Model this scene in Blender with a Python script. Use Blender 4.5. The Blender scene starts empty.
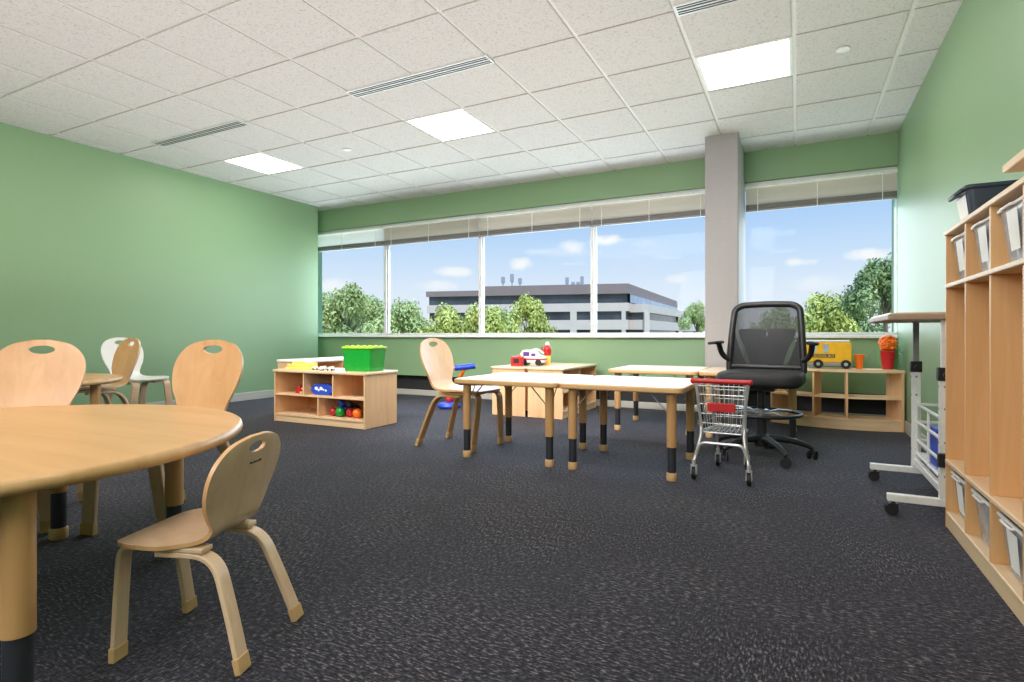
import bpy, bmesh, math, random
from mathutils import Vector, Matrix, Quaternion
random.seed(7)
PI = math.pi
COL = bpy.context.scene.collection
H = 0.83            # eye height
CEIL = 2.71
YAW = 0.4728
FPX = 558.8
XL, XR = -6.24, 0.8225

# ------------------------------------------------------------------ materials
def srgb(r, g, b):
    def f(c):
        c /= 255.0
        return c / 12.92 if c <= 0.04045 else ((c + 0.055) / 1.055) ** 2.4
    return (f(r), f(g), f(b), 1.0)

def new_mat(name):
    m = bpy.data.materials.new(name); m.use_nodes = True
    nt = m.node_tree
    return m, nt, nt.nodes['Principled BSDF']

def N(nt, typ, **kw):
    n = nt.nodes.new(typ)
    for k, v in kw.items():
        if k == 'inp':
            for a, b in v.items(): n.inputs[a].default_value = b
        else: setattr(n, k, v)
    return n

def mapped(nt, scale, coord='Object', rot=(0, 0, 0)):
    tc = N(nt, 'ShaderNodeTexCoord'); mp = N(nt, 'ShaderNodeMapping')
    mp.inputs['Scale'].default_value = scale; mp.inputs['Rotation'].default_value = rot
    nt.links.new(tc.outputs[coord], mp.inputs['Vector'])
    return mp.outputs['Vector']

def ramp(nt, fac, stops):
    r = N(nt, 'ShaderNodeValToRGB'); e = r.color_ramp.elements
    while len(e) < len(stops): e.new(0.5)
    for k, (p, c) in enumerate(stops): e[k].position = p; e[k].color = c
    nt.links.new(fac, r.inputs['Fac']); return r.outputs['Color']

def plain(name, col, rough=0.5, metal=0.0, spec=0.5, noise=0.06, nscale=30, coat=0.0, bump=0.0, emis=0):
    m, nt, p = new_mat(name)
    v = mapped(nt, (nscale,) * 3)
    t = N(nt, 'ShaderNodeTexNoise', inp={'Scale': 1.0, 'Detail': 3.0})
    nt.links.new(v, t.inputs['Vector'])
    lo = tuple(c * (1 - noise) for c in col[:3]) + (1,); hi = tuple(min(1, c * (1 + noise)) for c in col[:3]) + (1,)
    nt.links.new(ramp(nt, t.outputs['Fac'], [(0.3, lo), (0.7, hi)]), p.inputs['Base Color'])
    p.inputs['Roughness'].default_value = rough; p.inputs['Metallic'].default_value = metal
    p.inputs['Specular IOR Level'].default_value = spec
    if coat: p.inputs['Coat Weight'].default_value = coat; p.inputs['Coat Roughness'].default_value = 0.15
    if bump:
        b = N(nt, 'ShaderNodeBump', inp={'Strength': bump, 'Distance': 0.002})
        nt.links.new(t.outputs['Fac'], b.inputs['Height']); nt.links.new(b.outputs['Normal'], p.inputs['Normal'])
    return m

def wood(name, base, dark, axis='x', rough=0.38, coat=0.25, scale=1.0):
    m, nt, p = new_mat(name)
    s = {'x': (1.5, 22, 22), 'y': (22, 1.5, 22), 'z': (22, 22, 1.5)}[axis]
    v = mapped(nt, tuple(k * scale for k in s))
    t = N(nt, 'ShaderNodeTexNoise', inp={'Scale': 1.0, 'Detail': 5.0, 'Roughness': 0.6, 'Distortion': 0.6})
    nt.links.new(v, t.inputs['Vector'])
    v2 = mapped(nt, (2.3, 2.3, 2.3))
    t2 = N(nt, 'ShaderNodeTexNoise', inp={'Scale': 1.0, 'Detail': 2.0})
    nt.links.new(v2, t2.inputs['Vector'])
    mx = N(nt, 'ShaderNodeMath', operation='MULTIPLY_ADD'); mx.inputs[1].default_value = 0.35
    nt.links.new(t2.outputs['Fac'], mx.inputs[0]); nt.links.new(t.outputs['Fac'], mx.inputs[2])
    nt.links.new(ramp(nt, mx.outputs[0], [(0.42, dark), (0.9, base)]), p.inputs['Base Color'])
    p.inputs['Roughness'].default_value = rough
    p.inputs['Coat Weight'].default_value = coat; p.inputs['Coat Roughness'].default_value = 0.2
    return m

M = {}
mb_, md_ = srgb(226, 188, 138), srgb(206, 160, 108)
M['top'] = wood('maple_laminate', srgb(220, 172, 118), srgb(202, 150, 98), 'x', 0.36, 0.12, 0.5)
M['topl'] = wood('pale_laminate', srgb(232, 205, 168), srgb(218, 188, 148), 'x', 0.3, 0.4)
M['edge'] = wood('maple_edge', srgb(218, 176, 124), srgb(200, 156, 104), 'x', 0.4, 0.2)
M['ply'] = wood('birch_ply', srgb(224, 178, 128), srgb(206, 156, 106), 'z', 0.36, 0.15)
M['plyp'] = wood('pale_birch_ply', srgb(234, 204, 172), srgb(216, 182, 148), 'z', 0.34, 0.25)
M['shelf'] = wood('birch_shelf', srgb(238, 198, 154), srgb(222, 176, 130), 'z', 0.45, 0.1)
M['shelfx'] = wood('birch_board', srgb(244, 212, 172), srgb(228, 190, 148), 'x', 0.45, 0.1)
M['back'] = wood('birch_back', srgb(222, 164, 112), srgb(204, 142, 92), 'x', 0.5, 0.05)
M['legwood'] = wood('table_leg_wood', srgb(204, 160, 108), srgb(186, 140, 90), 'z', 0.4, 0.15)
M['tan'] = plain('tan_plastic', srgb(206, 168, 118), 0.5)
M['locker'] = wood('locker_birch', srgb(228, 184, 132), srgb(210, 162, 110), 'z', 0.42, 0.12)
M['lockeredge'] = wood('locker_edge', srgb(232, 206, 170), srgb(216, 186, 148), 'y', 0.45, 0.1)
M['black'] = plain('black_plastic', srgb(30, 30, 33), 0.42)
M['dark'] = plain('dark_steel', srgb(58, 60, 68), 0.4, 0.3)
M['seatb'] = plain('black_upholstery', srgb(34, 34, 37), 0.7, bump=0.3, nscale=300)
M['chrome'] = plain('chrome', srgb(222, 223, 226), 0.28, 0.6)
M['zinc'] = plain('zinc', srgb(190, 192, 196), 0.35, 0.8)
M['white'] = plain('white_paint', srgb(236, 236, 234), 0.45)
M['whitemetal'] = plain('white_enamel', srgb(232, 232, 230), 0.35)
M['whiteply'] = plain('white_laminate', srgb(235, 233, 228), 0.35, noise=0.02)
M['red'] = plain('red_plastic', srgb(190, 32, 38), 0.35)
M['orange'] = plain('orange_plastic', srgb(244, 120, 30), 0.4)
M['yellow'] = plain('yellow_plastic', srgb(250, 190, 24), 0.38)
M['paleyellow'] = plain('pale_yellow', srgb(246, 216, 110), 0.45)
M['blue'] = plain('blue_plastic', srgb(40, 78, 200), 0.35)
M['navy'] = plain('navy_plastic', srgb(40, 52, 70), 0.42)
M['green'] = plain('green_plastic', srgb(20, 150, 52), 0.35)
M['lime'] = plain('lime_plastic', srgb(170, 206, 40), 0.4)
M['purple'] = plain('purple_plastic', srgb(96, 60, 140), 0.4)
M['skin'] = plain('doll_vinyl', srgb(226, 182, 140), 0.5)
M['grey'] = plain('grey_plastic', srgb(150, 148, 152), 0.45)
M['pillar'] = plain('grey_pillar_paint', srgb(160, 157, 160), 0.6, noise=0.02)
M['base'] = plain('grey_vinyl_base', srgb(188, 186, 178), 0.5, noise=0.03)
M['alum'] = plain('aluminium', srgb(222, 224, 226), 0.35, 0.15, noise=0.02)
M['recess'] = plain('dark_recess', srgb(46, 46, 50), 0.7)
M['rubber'] = plain('black_rubber', srgb(22, 22, 24), 0.6)
M['greyfab'] = plain('taupe_laminate', srgb(168, 146, 128), 0.45)
M['foliage_pot'] = plain('stem_green', srgb(120, 170, 110), 0.6)
M['paper'] = plain('white_paper', srgb(240, 240, 238), 0.7, noise=0.02)
M['bin_content'] = plain('pale_blue_grey', srgb(176, 190, 204), 0.5, noise=0.25, nscale=14)

def wall_paint(name, col):
    m, nt, p = new_mat(name)
    v = mapped(nt, (160,) * 3)
    t = N(nt, 'ShaderNodeTexNoise', inp={'Scale': 1.0, 'Detail': 2.0}); nt.links.new(v, t.inputs['Vector'])
    lo = tuple(c * 0.98 for c in col[:3]) + (1,)
    nt.links.new(ramp(nt, t.outputs['Fac'], [(0.3, lo), (0.7, col)]), p.inputs['Base Color'])
    p.inputs['Roughness'].default_value = 0.42
    p.inputs['Specular IOR Level'].default_value = 0.45
    b = N(nt, 'ShaderNodeBump', inp={'Strength': 0.06, 'Distance': 0.001})
    nt.links.new(t.outputs['Fac'], b.inputs['Height']); nt.links.new(b.outputs['Normal'], p.inputs['Normal'])
    return m
M['wall'] = wall_paint('sage_green_paint', srgb(137, 169, 130))

def carpet():
    m, nt, p = new_mat('charcoal_carpet')
    cols = []
    va = mapped(nt, (46, 140, 40)); vb = mapped(nt, (140, 46, 40))
    ta = N(nt, 'ShaderNodeTexNoise', inp={'Scale': 1.0, 'Detail': 2.5, 'Roughness': 0.7}); nt.links.new(va, ta.inputs['Vector'])
    tb = N(nt, 'ShaderNodeTexNoise', inp={'Scale': 1.0, 'Detail': 2.5, 'Roughness': 0.7}); nt.links.new(vb, tb.inputs['Vector'])
    vc = mapped(nt, (1.64, 1.64, 1.64))
    ck = N(nt, 'ShaderNodeTexNoise', inp={'Scale': 0.7, 'Detail': 2.0}); nt.links.new(vc, ck.inputs['Vector'])
    sel = N(nt, 'ShaderNodeMapRange', inp={'From Min': 0.42, 'From Max': 0.58}); nt.links.new(ck.outputs['Fac'], sel.inputs['Value'])
    mix = N(nt, 'ShaderNodeMix', data_type='FLOAT')
    nt.links.new(sel.outputs[0], mix.inputs[0]); nt.links.new(ta.outputs['Fac'], mix.inputs[2]); nt.links.new(tb.outputs['Fac'], mix.inputs[3])
    c = ramp(nt, mix.outputs[0], [(0.39, srgb(13, 12, 16)), (0.48, srgb(36, 34, 41)), (0.56, srgb(64, 61, 69)), (0.66, srgb(128, 122, 124))])
    v4 = mapped(nt, (0.9, 0.9, 0.9)); t4 = N(nt, 'ShaderNodeTexNoise', inp={'Scale': 1.0, 'Detail': 3.0}); nt.links.new(v4, t4.inputs['Vector'])
    mul = N(nt, 'ShaderNodeMix', data_type='RGBA', blend_type='MULTIPLY'); mul.inputs[0].default_value = 1.0
    nt.links.new(c, mul.inputs[6]); nt.links.new(ramp(nt, t4.outputs['Fac'], [(0.3, (0.86, 0.86, 0.9, 1)), (0.7, (1, 0.98, 0.96, 1))]), mul.inputs[7])
    nt.links.new(mul.outputs[2], p.inputs['Base Color'])
    p.inputs['Roughness'].default_value = 0.85
    p.inputs['Specular IOR Level'].default_value = 0.12
    p.inputs['Sheen Weight'].default_value = 0.12; p.inputs['Sheen Roughness'].default_value = 0.5
    p.inputs['Sheen Tint'].default_value = (0.75, 0.8, 0.95, 1)
    b = N(nt, 'ShaderNodeBump', inp={'Strength': 0.55, 'Distance': 0.004})
    nt.links.new(mix.outputs[0], b.inputs['Height']); nt.links.new(b.outputs['Normal'], p.inputs['Normal'])
    return m
M['carpet'] = carpet()

def tile_mat():
    m, nt, p = new_mat('mineral_fibre_tile')
    v = mapped(nt, (75,) * 3)
    t = N(nt, 'ShaderNodeTexNoise', inp={'Scale': 1.0, 'Detail': 5.0, 'Roughness': 0.7}); nt.links.new(v, t.inputs['Vector'])
    nt.links.new(ramp(nt, t.outputs['Fac'], [(0.34, srgb(180, 178, 178)), (0.44, srgb(216, 214, 214)), (0.7, srgb(224, 222, 222))]), p.inputs['Base Color'])
    p.inputs['Roughness'].default_value = 0.9; p.inputs['Specular IOR Level'].default_value = 0.1
    b = N(nt, 'ShaderNodeBump', inp={'Strength': 0.4, 'Distance': 0.003})
    nt.links.new(t.outputs['Fac'], b.inputs['Height']); nt.links.new(b.outputs['Normal'], p.inputs['Normal'])
    return m
M['tile'] = tile_mat()
M['grid'] = plain('grid_white', srgb(232, 230, 228), 0.5, noise=0.01)
M['tiledge'] = plain('tile_edge', srgb(188, 185, 183), 0.9, noise=0.02)

def emit(name, col, s):
    m = bpy.data.materials.new(name); m.use_nodes = True; nt = m.node_tree; nt.nodes.clear()
    o = N(nt, 'ShaderNodeOutputMaterial'); e = N(nt, 'ShaderNodeEmission', inp={'Color': col, 'Strength': s})
    nt.links.new(e.outputs[0], o.inputs[0]); return m
M['panel'] = emit('led_diffuser', (1.0, 0.93, 0.84, 1), 14.0)

def glass(name, refl=0.07, tint=(0.97, 0.99, 0.985, 1)):
    m = bpy.data.materials.new(name); m.use_nodes = True; nt = m.node_tree; nt.nodes.clear()
    o = N(nt, 'ShaderNodeOutputMaterial'); mx = N(nt, 'ShaderNodeMixShader')
    t = N(nt, 'ShaderNodeBsdfTransparent', inp={'Color': tint}); g = N(nt, 'ShaderNodeBsdfGlossy', inp={'Roughness': 0.0})
    fr = N(nt, 'ShaderNodeFresnel', inp={'IOR': 1.17})
    nt.links.new(fr.outputs[0], mx.inputs[0]); nt.links.new(t.outputs[0], mx.inputs[1]); nt.links.new(g.outputs[0], mx.inputs[2])
    nt.links.new(mx.outputs[0], o.inputs[0]); return m
M['glass'] = glass('window_glass')

def clearplastic():
    m = bpy.data.materials.new('clear_plastic'); m.use_nodes = True; nt = m.node_tree; nt.nodes.clear()
    o = N(nt, 'ShaderNodeOutputMaterial'); mx = N(nt, 'ShaderNodeMixShader', inp={0: 0.62})
    t = N(nt, 'ShaderNodeBsdfTransparent', inp={'Color': (0.93, 0.95, 0.97, 1)})
    p = N(nt, 'ShaderNodeBsdfPrincipled', inp={'Roughness': 0.12})
    v = mapped(nt, (5, 5, 9)); tn = N(nt, 'ShaderNodeTexNoise', inp={'Scale': 1.0, 'Detail': 2.0}); nt.links.new(v, tn.inputs['Vector'])
    nt.links.new(ramp(nt, tn.outputs['Fac'], [(0.4, srgb(186, 198, 214)), (0.6, srgb(240, 243, 248))]), p.inputs['Base Color'])
    nt.links.new(t.outputs[0], mx.inputs[1]); nt.links.new(p.outputs[0], mx.inputs[2]); nt.links.new(mx.outputs[0], o.inputs[0]); return m
M['clear'] = clearplastic()
M['rim'] = plain('frosted_rim', srgb(232, 230, 228), 0.3)

def meshfab():
    m = bpy.data.materials.new('black_mesh_fabric'); m.use_nodes = True; nt = m.node_tree; nt.nodes.clear()
    o = N(nt, 'ShaderNodeOutputMaterial'); mx = N(nt, 'ShaderNodeMixShader')
    t = N(nt, 'ShaderNodeBsdfTransparent'); p = N(nt, 'ShaderNodeBsdfPrincipled', inp={'Base Color': srgb(40, 42, 47), 'Roughness': 0.55})
    v = mapped(nt, (900, 900, 900)); w = N(nt, 'ShaderNodeTexVoronoi', inp={'Scale': 1.0}); nt.links.new(v, w.inputs['Vector'])
    mr = N(nt, 'ShaderNodeMapRange', inp={'From Min': 0.2, 'From Max': 0.75, 'To Min': 0.55, 'To Max': 0.95}); nt.links.new(w.outputs['Distance'], mr.inputs['Value'])
    nt.links.new(mr.outputs[0], mx.inputs[0]); nt.links.new(t.outputs[0], mx.inputs[1]); nt.links.new(p.outputs[0], mx.inputs[2]); nt.links.new(mx.outputs[0], o.inputs[0]); return m
M['mesh'] = meshfab()

def blind_mat(name, col, tr):
    m = bpy.data.materials.new(name); m.use_nodes = True; nt = m.node_tree; nt.nodes.clear()
    o = N(nt, 'ShaderNodeOutputMaterial'); mx = N(nt, 'ShaderNodeMixShader', inp={0: tr})
    p = N(nt, 'ShaderNodeBsdfPrincipled', inp={'Roughness': 0.5}); t = N(nt, 'ShaderNodeBsdfTranslucent', inp={'Color': col})
    v = mapped(nt, (1, 1, 300)); tn = N(nt, 'ShaderNodeTexNoise', inp={'Scale': 1.0, 'Detail': 1.0}); nt.links.new(v, tn.inputs['Vector'])
    nt.links.new(ramp(nt, tn.outputs['Fac'], [(0.35, tuple(c * .9 for c in col[:3]) + (1,)), (0.65, col)]), p.inputs['Base Color'])
    nt.links.new(p.outputs[0], mx.inputs[1]); nt.links.new(t.outputs[0], mx.inputs[2]); nt.links.new(mx.outputs[0], o.inputs[0]); return m
M['blind'] = blind_mat('taupe_slats', srgb(224, 216, 208), 0.42)
M['blind_lit'] = blind_mat('lit_slats', srgb(252, 252, 253), 0.6)  # paler slat copy: brightness of slats tilted open is put into the colour
M['stack'] = plain('blind_stack', srgb(120, 117, 116), 0.5)

def leafmat(name, c1, c2, c3):
    m, nt, p = new_mat(name)
    v = mapped(nt, (0.9,) * 3); t = N(nt, 'ShaderNodeTexNoise', inp={'Scale': 1.0, 'Detail': 6.0, 'Roughness': 0.75}); nt.links.new(v, t.inputs['Vector'])
    nt.links.new(ramp(nt, t.outputs['Fac'], [(0.3, c1), (0.5, c2), (0.7, c3)]), p.inputs['Base Color'])
    p.inputs['Roughness'].default_value = 0.6
    return m
M['leafa'] = leafmat('leaf_mid_green', srgb(104, 116, 62), srgb(160, 170, 98), srgb(216, 220, 152))
M['leafb'] = leafmat('leaf_bright_green', srgb(116, 124, 50), srgb(176, 178, 80), srgb(228, 222, 134))
M['leafc'] = leafmat('leaf_deep_green', srgb(74, 90, 50), srgb(120, 136, 76), srgb(172, 182, 116))
M['bark'] = plain('bark', srgb(98, 84, 70), 0.9, noise=0.2, nscale=6)
M['lawn'] = leafmat('lawn', srgb(96, 108, 58), srgb(114, 126, 70), srgb(132, 142, 84))
M['conc'] = plain('precast_concrete', srgb(200, 180, 168), 0.8, noise=0.04, nscale=0.5)
M['fascia'] = plain('fascia_brown', srgb(130, 110, 104), 0.7, noise=0.05, nscale=0.5)
M['bglass'] = plain('dark_glazing', srgb(62, 66, 72), 0.12, 0.0, noise=0.5, nscale=0.25)
M['bglassb'] = plain('reflective_glazing', srgb(116, 136, 158), 0.08, 0.0, noise=0.3, nscale=0.2)
M['roofm'] = plain('roof_membrane', srgb(196, 186, 172), 0.8)

# ------------------------------------------------------------------ mesh builder
class MB:
    def __init__(self): self.bm = bmesh.new()
    def add(self, verts, faces, mat=0, Mx=None):
        vs = [self.bm.verts.new(Mx @ Vector(v) if Mx else Vector(v)) for v in verts]
        for f in faces:
            try:
                fc = self.bm.faces.new([vs[i] for i in f]); fc.material_index = mat
            except ValueError: pass
        return self
    def box(self, c, s, rz=0, mat=0, Mx=None):
        x, y, z = s[0] / 2, s[1] / 2, s[2] / 2
        v = [(-x, -y, -z), (x, -y, -z), (x, y, -z), (-x, y, -z), (-x, -y, z), (x, -y, z), (x, y, z), (-x, y, z)]
        R = Matrix.Translation(c) @ Matrix.Rotation(rz, 4, 'Z')
        if Mx: R = Mx @ R
        return self.add(v, [(3, 2, 1, 0), (4, 5, 6, 7), (0, 1, 5, 4), (1, 2, 6, 5), (2, 3, 7, 6), (3, 0, 4, 7)], mat, R)
    def bb(self, x0, x1, y0, y1, z0, z1, mat=0, Mx=None):
        return self.box(((x0 + x1) / 2, (y0 + y1) / 2, (z0 + z1) / 2), (abs(x1 - x0), abs(y1 - y0), abs(z1 - z0)), 0, mat, Mx)
    def prism(self, poly, z0, z1, mat=0, Mx=None):
        n = len(poly)
        v = [(p[0], p[1], z0) for p in poly] + [(p[0], p[1], z1) for p in poly]
        f = [tuple(reversed(range(n))), tuple(range(n, 2 * n))] + [(i, (i + 1) % n, n + (i + 1) % n, n + i) for i in range(n)]
        return self.add(v, f, mat, Mx)
    def lathe(self, prof, n=24, mat=0, Mx=None, caps=True):
        v, f = [], []
        for r, z in prof:
            for k in range(n): a = 2 * PI * k / n; v.append((r * math.cos(a), r * math.sin(a), z))
        for i in range(len(prof) - 1):
            for k in range(n): f.append((i * n + k, i * n + (k + 1) % n, (i + 1) * n + (k + 1) % n, (i + 1) * n + k))
        if caps:
            if prof[0][0] > 1e-5: f.append(tuple(reversed(range(n))))
            if prof[-1][0] > 1e-5: f.append(tuple(range((len(prof) - 1) * n, len(prof) * n)))
        return self.add(v, f, mat, Mx)
    def cyl(self, p0, p1, r, n=14, mat=0, r1=None):
        p0, p1 = Vector(p0), Vector(p1); d = p1 - p0
        q = Vector((0, 0, 1)).rotation_difference(d.normalized()).to_matrix().to_4x4()
        return self.lathe([(r, 0), (r if r1 is None else r1, d.length)], n, mat, Matrix.Translation(p0) @ q)
    def sphere(self, c, r, n=16, mat=0, Mx=None):
        if not isinstance(r, (tuple, list)): r = (r, r, r)
        m = max(6, n // 2); prof = [(math.sin(PI * i / m), -math.cos(PI * i / m)) for i in range(m + 1)]
        prof[0] = (1e-4, -1); prof[-1] = (1e-4, 1)
        R = Matrix.Translation(c) @ Matrix.Diagonal((r[0], r[1], r[2], 1))
        if Mx: R = Mx @ R
        return self.lathe(prof, n, mat, R)
    def tube(self, pts, r, n=8, closed=False, mat=0):
        P = [Vector(p) for p in pts]; m = len(P)
        if m < 2: return self
        T = []
        for i in range(m):
            a = P[i - 1] if (closed or i > 0) else P[i]; b = P[(i + 1) % m] if (closed or i < m - 1) else P[i]
            T.append((b - a).normalized())
        u = T[0].orthogonal().normalized(); v, f = [], []
        for i in range(m):
            if i: u = T[i - 1].rotation_difference(T[i]) @ u
            u = (u - T[i] * u.dot(T[i])).normalized(); w = T[i].cross(u)
            rr = r[i] if isinstance(r, (list, tuple)) else r
            for k in range(n):
                a = 2 * PI * k / n; v.append(P[i] + (u * math.cos(a) + w * math.sin(a)) * rr)
        L = m if closed else m - 1
        for i in range(L):
            for k in range(n):
                j = (i + 1) % m; f.append((i * n + k, i * n + (k + 1) % n, j * n + (k + 1) % n, j * n + k))
        if not closed: f += [tuple(reversed(range(n))), tuple(range((m - 1) * n, m * n))]
        return self.add(v, f, mat)
    def strip(self, path, xs, width, th, mat=0):
        """bent flat bar: path in (y,z), xs lateral centre per point, rectangular section"""
        n = len(path); v, f = [], []
        for i in range(n):
            a = Vector(path[max(0, i - 1)]); b = Vector(path[min(n - 1, i + 1)]); t = (b - a).normalized()
            nx = (-t.y, t.x); y, z = path[i]; x = xs[i]
            for sx, sn in ((-1, -1), (1, -1), (1, 1), (-1, 1)):
                v.append((x + sx * width / 2, y + sn * nx[0] * th / 2, z + sn * nx[1] * th / 2))
        for i in range(n - 1):
            for k in range(4): f.append((i * 4 + k, i * 4 + (k + 1) % 4, (i + 1) * 4 + (k + 1) % 4, (i + 1) * 4 + k))
        f += [(3, 2, 1, 0), tuple(range((n - 1) * 4, n * 4))]
        return self.add(v, f, mat)
    def build(self, name, mats, parent=None, smooth=35, bevel=0, seg=2, loc=None):
        bmesh.ops.recalc_face_normals(self.bm, faces=self.bm.faces)
        me = bpy.data.meshes.new(name); self.bm.to_mesh(me); self.bm.free()
        for m in (mats if isinstance(mats, (list, tuple)) else [mats]): me.materials.append(M[m] if isinstance(m, str) else m)
        o = bpy.data.objects.new(name, me); COL.objects.link(o)
        if smooth:
            for p in me.polygons: p.use_smooth = True
            me.set_sharp_from_angle(angle=math.radians(smooth))
        if bevel:
            b = o.modifiers.new('edge', 'BEVEL'); b.width = bevel; b.segments = seg; b.limit_method = 'ANGLE'; b.angle_limit = math.radians(40)
        if parent: o.parent = parent
        if loc: o.location = loc
        return o

def tag(o, label, cat, group=None, kind=None):
    if label: o['label'] = label
    if cat: o['category'] = cat
    if group: o['group'] = group
    if kind: o['kind'] = kind
    return o
def thing(name, label, cat, loc=(0, 0, 0), rz=0, group=None, scale=1.0):
    o = bpy.data.objects.new(name, None); COL.objects.link(o); o.empty_display_size = 0.1
    o.location = loc; o.rotation_euler = (0, 0, rz); o.scale = (scale,) * 3
    return tag(o, label, cat, group)
KIDS = {}
def dup(root, loc, rz, label, scale=None, group=None, skip=()):
    def cp(o, par):
        c = o.copy(); COL.objects.link(c)
        if par: c.parent = par
        for ch in [x for x in bpy.data.objects if x.parent == o and x != c]:
            if ch.name.split('.')[0] not in skip: cp(ch, c)
        return c
    r = cp(root, None); r.location = loc; r.rotation_euler = (0, 0, rz); r['label'] = label
    if scale: r.scale = (scale,) * 3
    if group: r['group'] = group
    return r
def struct(o):
    o['kind'] = 'structure'; return o
def fillet(pts, r, n=6):
    """round the corners of a polyline (2-D or 3-D tuples)"""
    P = [Vector(p) for p in pts]; out = [P[0]]
    for i in range(1, len(P) - 1):
        a = (P[i - 1] - P[i]); b = (P[i + 1] - P[i]); d = min(r, a.length * .49, b.length * .49)
        s, e = P[i] + a.normalized() * d, P[i] + b.normalized() * d
        for k in range(n + 1):
            t = k / n; out.append(s * (1 - t) ** 2 + P[i] * 2 * t * (1 - t) + e * t * t)
    out.append(P[-1]); return [tuple(p) for p in out]
def rrect(x0, x1, y0, y1, r, n=6):
    pts = []
    for cx, cy, a0 in ((x1 - r, y1 - r, 0), (x0 + r, y1 - r, 90), (x0 + r, y0 + r, 180), (x1 - r, y0 + r, 270)):
        for k in range(n + 1):
            a = math.radians(a0 + 90 * k / n); pts.append((cx + r * math.cos(a), cy + r * math.sin(a)))
    return pts
def face(fx, fy): return math.atan2(-fx, fy)      # rotation that turns local +Y to (fx, fy)
def text_mesh(name, s, size, mat, Mx, parent, depth=0.0005):
    c = bpy.data.curves.new(name, 'FONT'); c.body = s; c.size = size; c.extrude = depth; c.align_x = 'CENTER'; c.align_y = 'CENTER'
    t = bpy.data.objects.new(name + '_tmp', c); COL.objects.link(t)
    dg = bpy.context.evaluated_depsgraph_get(); me = bpy.data.meshes.new_from_object(t.evaluated_get(dg))
    bpy.data.objects.remove(t); me.transform(Mx); me.materials.clear(); me.materials.append(M[mat])
    o = bpy.data.objects.new(name, me); COL.objects.link(o); o.parent = parent; return o

# ------------------------------------------------------------------ setting
YB, YW = 6.19, 6.27         # header face, window-wall face
YR = -2.6                   # rear wall
mb = MB(); mb.bb(-7.2, 1.2, YR - .2, 6.9, -0.12, 0.0); struct(mb.build('floor', 'carpet', smooth=0))
mb = MB(); mb.bb(XL - .2, XL, YR, 5.975, 0, CEIL + .02); struct(mb.build('wall_left', 'wall', smooth=0))
mb = MB(); mb.bb(-7.0, -6.80, 5.7, 6.6, 0, CEIL + .02).bb(-6.8, XL - .2, 5.7, 5.8, 0, CEIL + .02); struct(mb.build('wall_alcove', 'wall', smooth=0))
mb = MB(); mb.bb(XR, XR + .2, YR, 6.6, 0, CEIL + .02); struct(mb.build('wall_right', 'wall', smooth=0))
mb = MB(); mb.bb(XL - .2, XR + .2, YR - .2, YR, 0, CEIL + .02); struct(mb.build('wall_rear', 'wall', smooth=0))
mb = MB(); mb.bb(-6.80, XR, YB, 6.60, 2.395, CEIL + .02)
mb.bb(-6.80, XR, YW, 6.45, 0.27, 0.80)
struct(mb.build('wall_back', 'wall', smooth=0))
mb = MB(); mb.bb(-6.80, XR, 6.40, 6.45, 0.0, 0.27); struct(mb.build('wall_recess', 'recess', smooth=0))
mb = MB(); mb.bb(-6.80, XR, YW, YW + .03, 0.0, 0.075); struct(mb.build('trim_1', 'base', smooth=0, bevel=.006))
mb = MB(); mb.bb(-6.80, XR, 6.205, 6.45, 0.80, 0.826); struct(mb.build('trim_2', 'white', smooth=0, bevel=.005))
mb = MB(); mb.bb(XL, XL + .012, YR, 5.97, 0, 0.10); struct(mb.build('baseboard_left', 'base', smooth=0, bevel=.004))
mb = MB(); mb.bb(XR - .012, XR, YR, 6.2, 0, 0.10); struct(mb.build('baseboard_right', 'base', smooth=0, bevel=.004))
mb = MB(); mb.bb(-.782, -.487, 5.53, 6.30, 0, CEIL); struct(mb.build('column', 'pillar', smooth=0, bevel=.012))

# ceiling: tegular tiles dropped from a white grid
T = 0.6096
GX0, GY0 = -0.0225, 3.301
lights = [(-8.5, 1.5), (-4.5, 1.5), (-0.5, 1.5)]
LC = [(ix, iy) for iy in (1, -4, -8) for ix in (-9, -5, -1)]
mb = MB()
mb.add([(-7.0, YR, CEIL), (XR, YR, CEIL), (XR, 6.6, CEIL), (-7.0, 6.6, CEIL)], [(0, 1, 2, 3)], 1)
for ix in range(-12, 2):
    for iy in range(-10, 5):
        if (ix, iy) in LC: continue
        x0, x1 = GX0 + ix * T, GX0 + (ix + 1) * T; y0, y1 = GY0 + iy * T, GY0 + (iy + 1) * T
        xa = -6.9 if ix < -10 else XL
        x0, x1 = max(x0, -6.9 if y0 > 5.6 else XL - .02), min(x1, XR + .02); y0, y1 = max(y0, YR), min(y1, YB + .02)
        if x1 - x0 < .05 or y1 - y0 < .04: continue
        g, b, d = .011, .007, .009
        v = [(x0 + g, y0 + g, CEIL), (x1 - g, y0 + g, CEIL), (x1 - g, y1 - g, CEIL), (x0 + g, y1 - g, CEIL),
             (x0 + g, y0 + g, CEIL - d + .003), (x1 - g, y0 + g, CEIL - d + .003), (x1 - g, y1 - g, CEIL - d + .003), (x0 + g, y1 - g, CEIL - d + .003),
             (x0 + g + b, y0 + g + b, CEIL - d), (x1 - g - b, y0 + g + b, CEIL - d), (x1 - g - b, y1 - g - b, CEIL - d), (x0 + g + b, y1 - g - b, CEIL - d)]
        mb.add(v, [(0, 1, 5, 4), (1, 2, 6, 5), (2, 3, 7, 6), (3, 0, 4, 7)], 2)
        mb.add(v, [(4, 5, 9, 8), (5, 6, 10, 9), (6, 7, 11, 10), (7, 4, 8, 11), (8, 9, 10, 11)], 0)
ce = struct(mb.build('ceiling', ['tile', 'grid', 'tiledge'], smooth=0))

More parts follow.
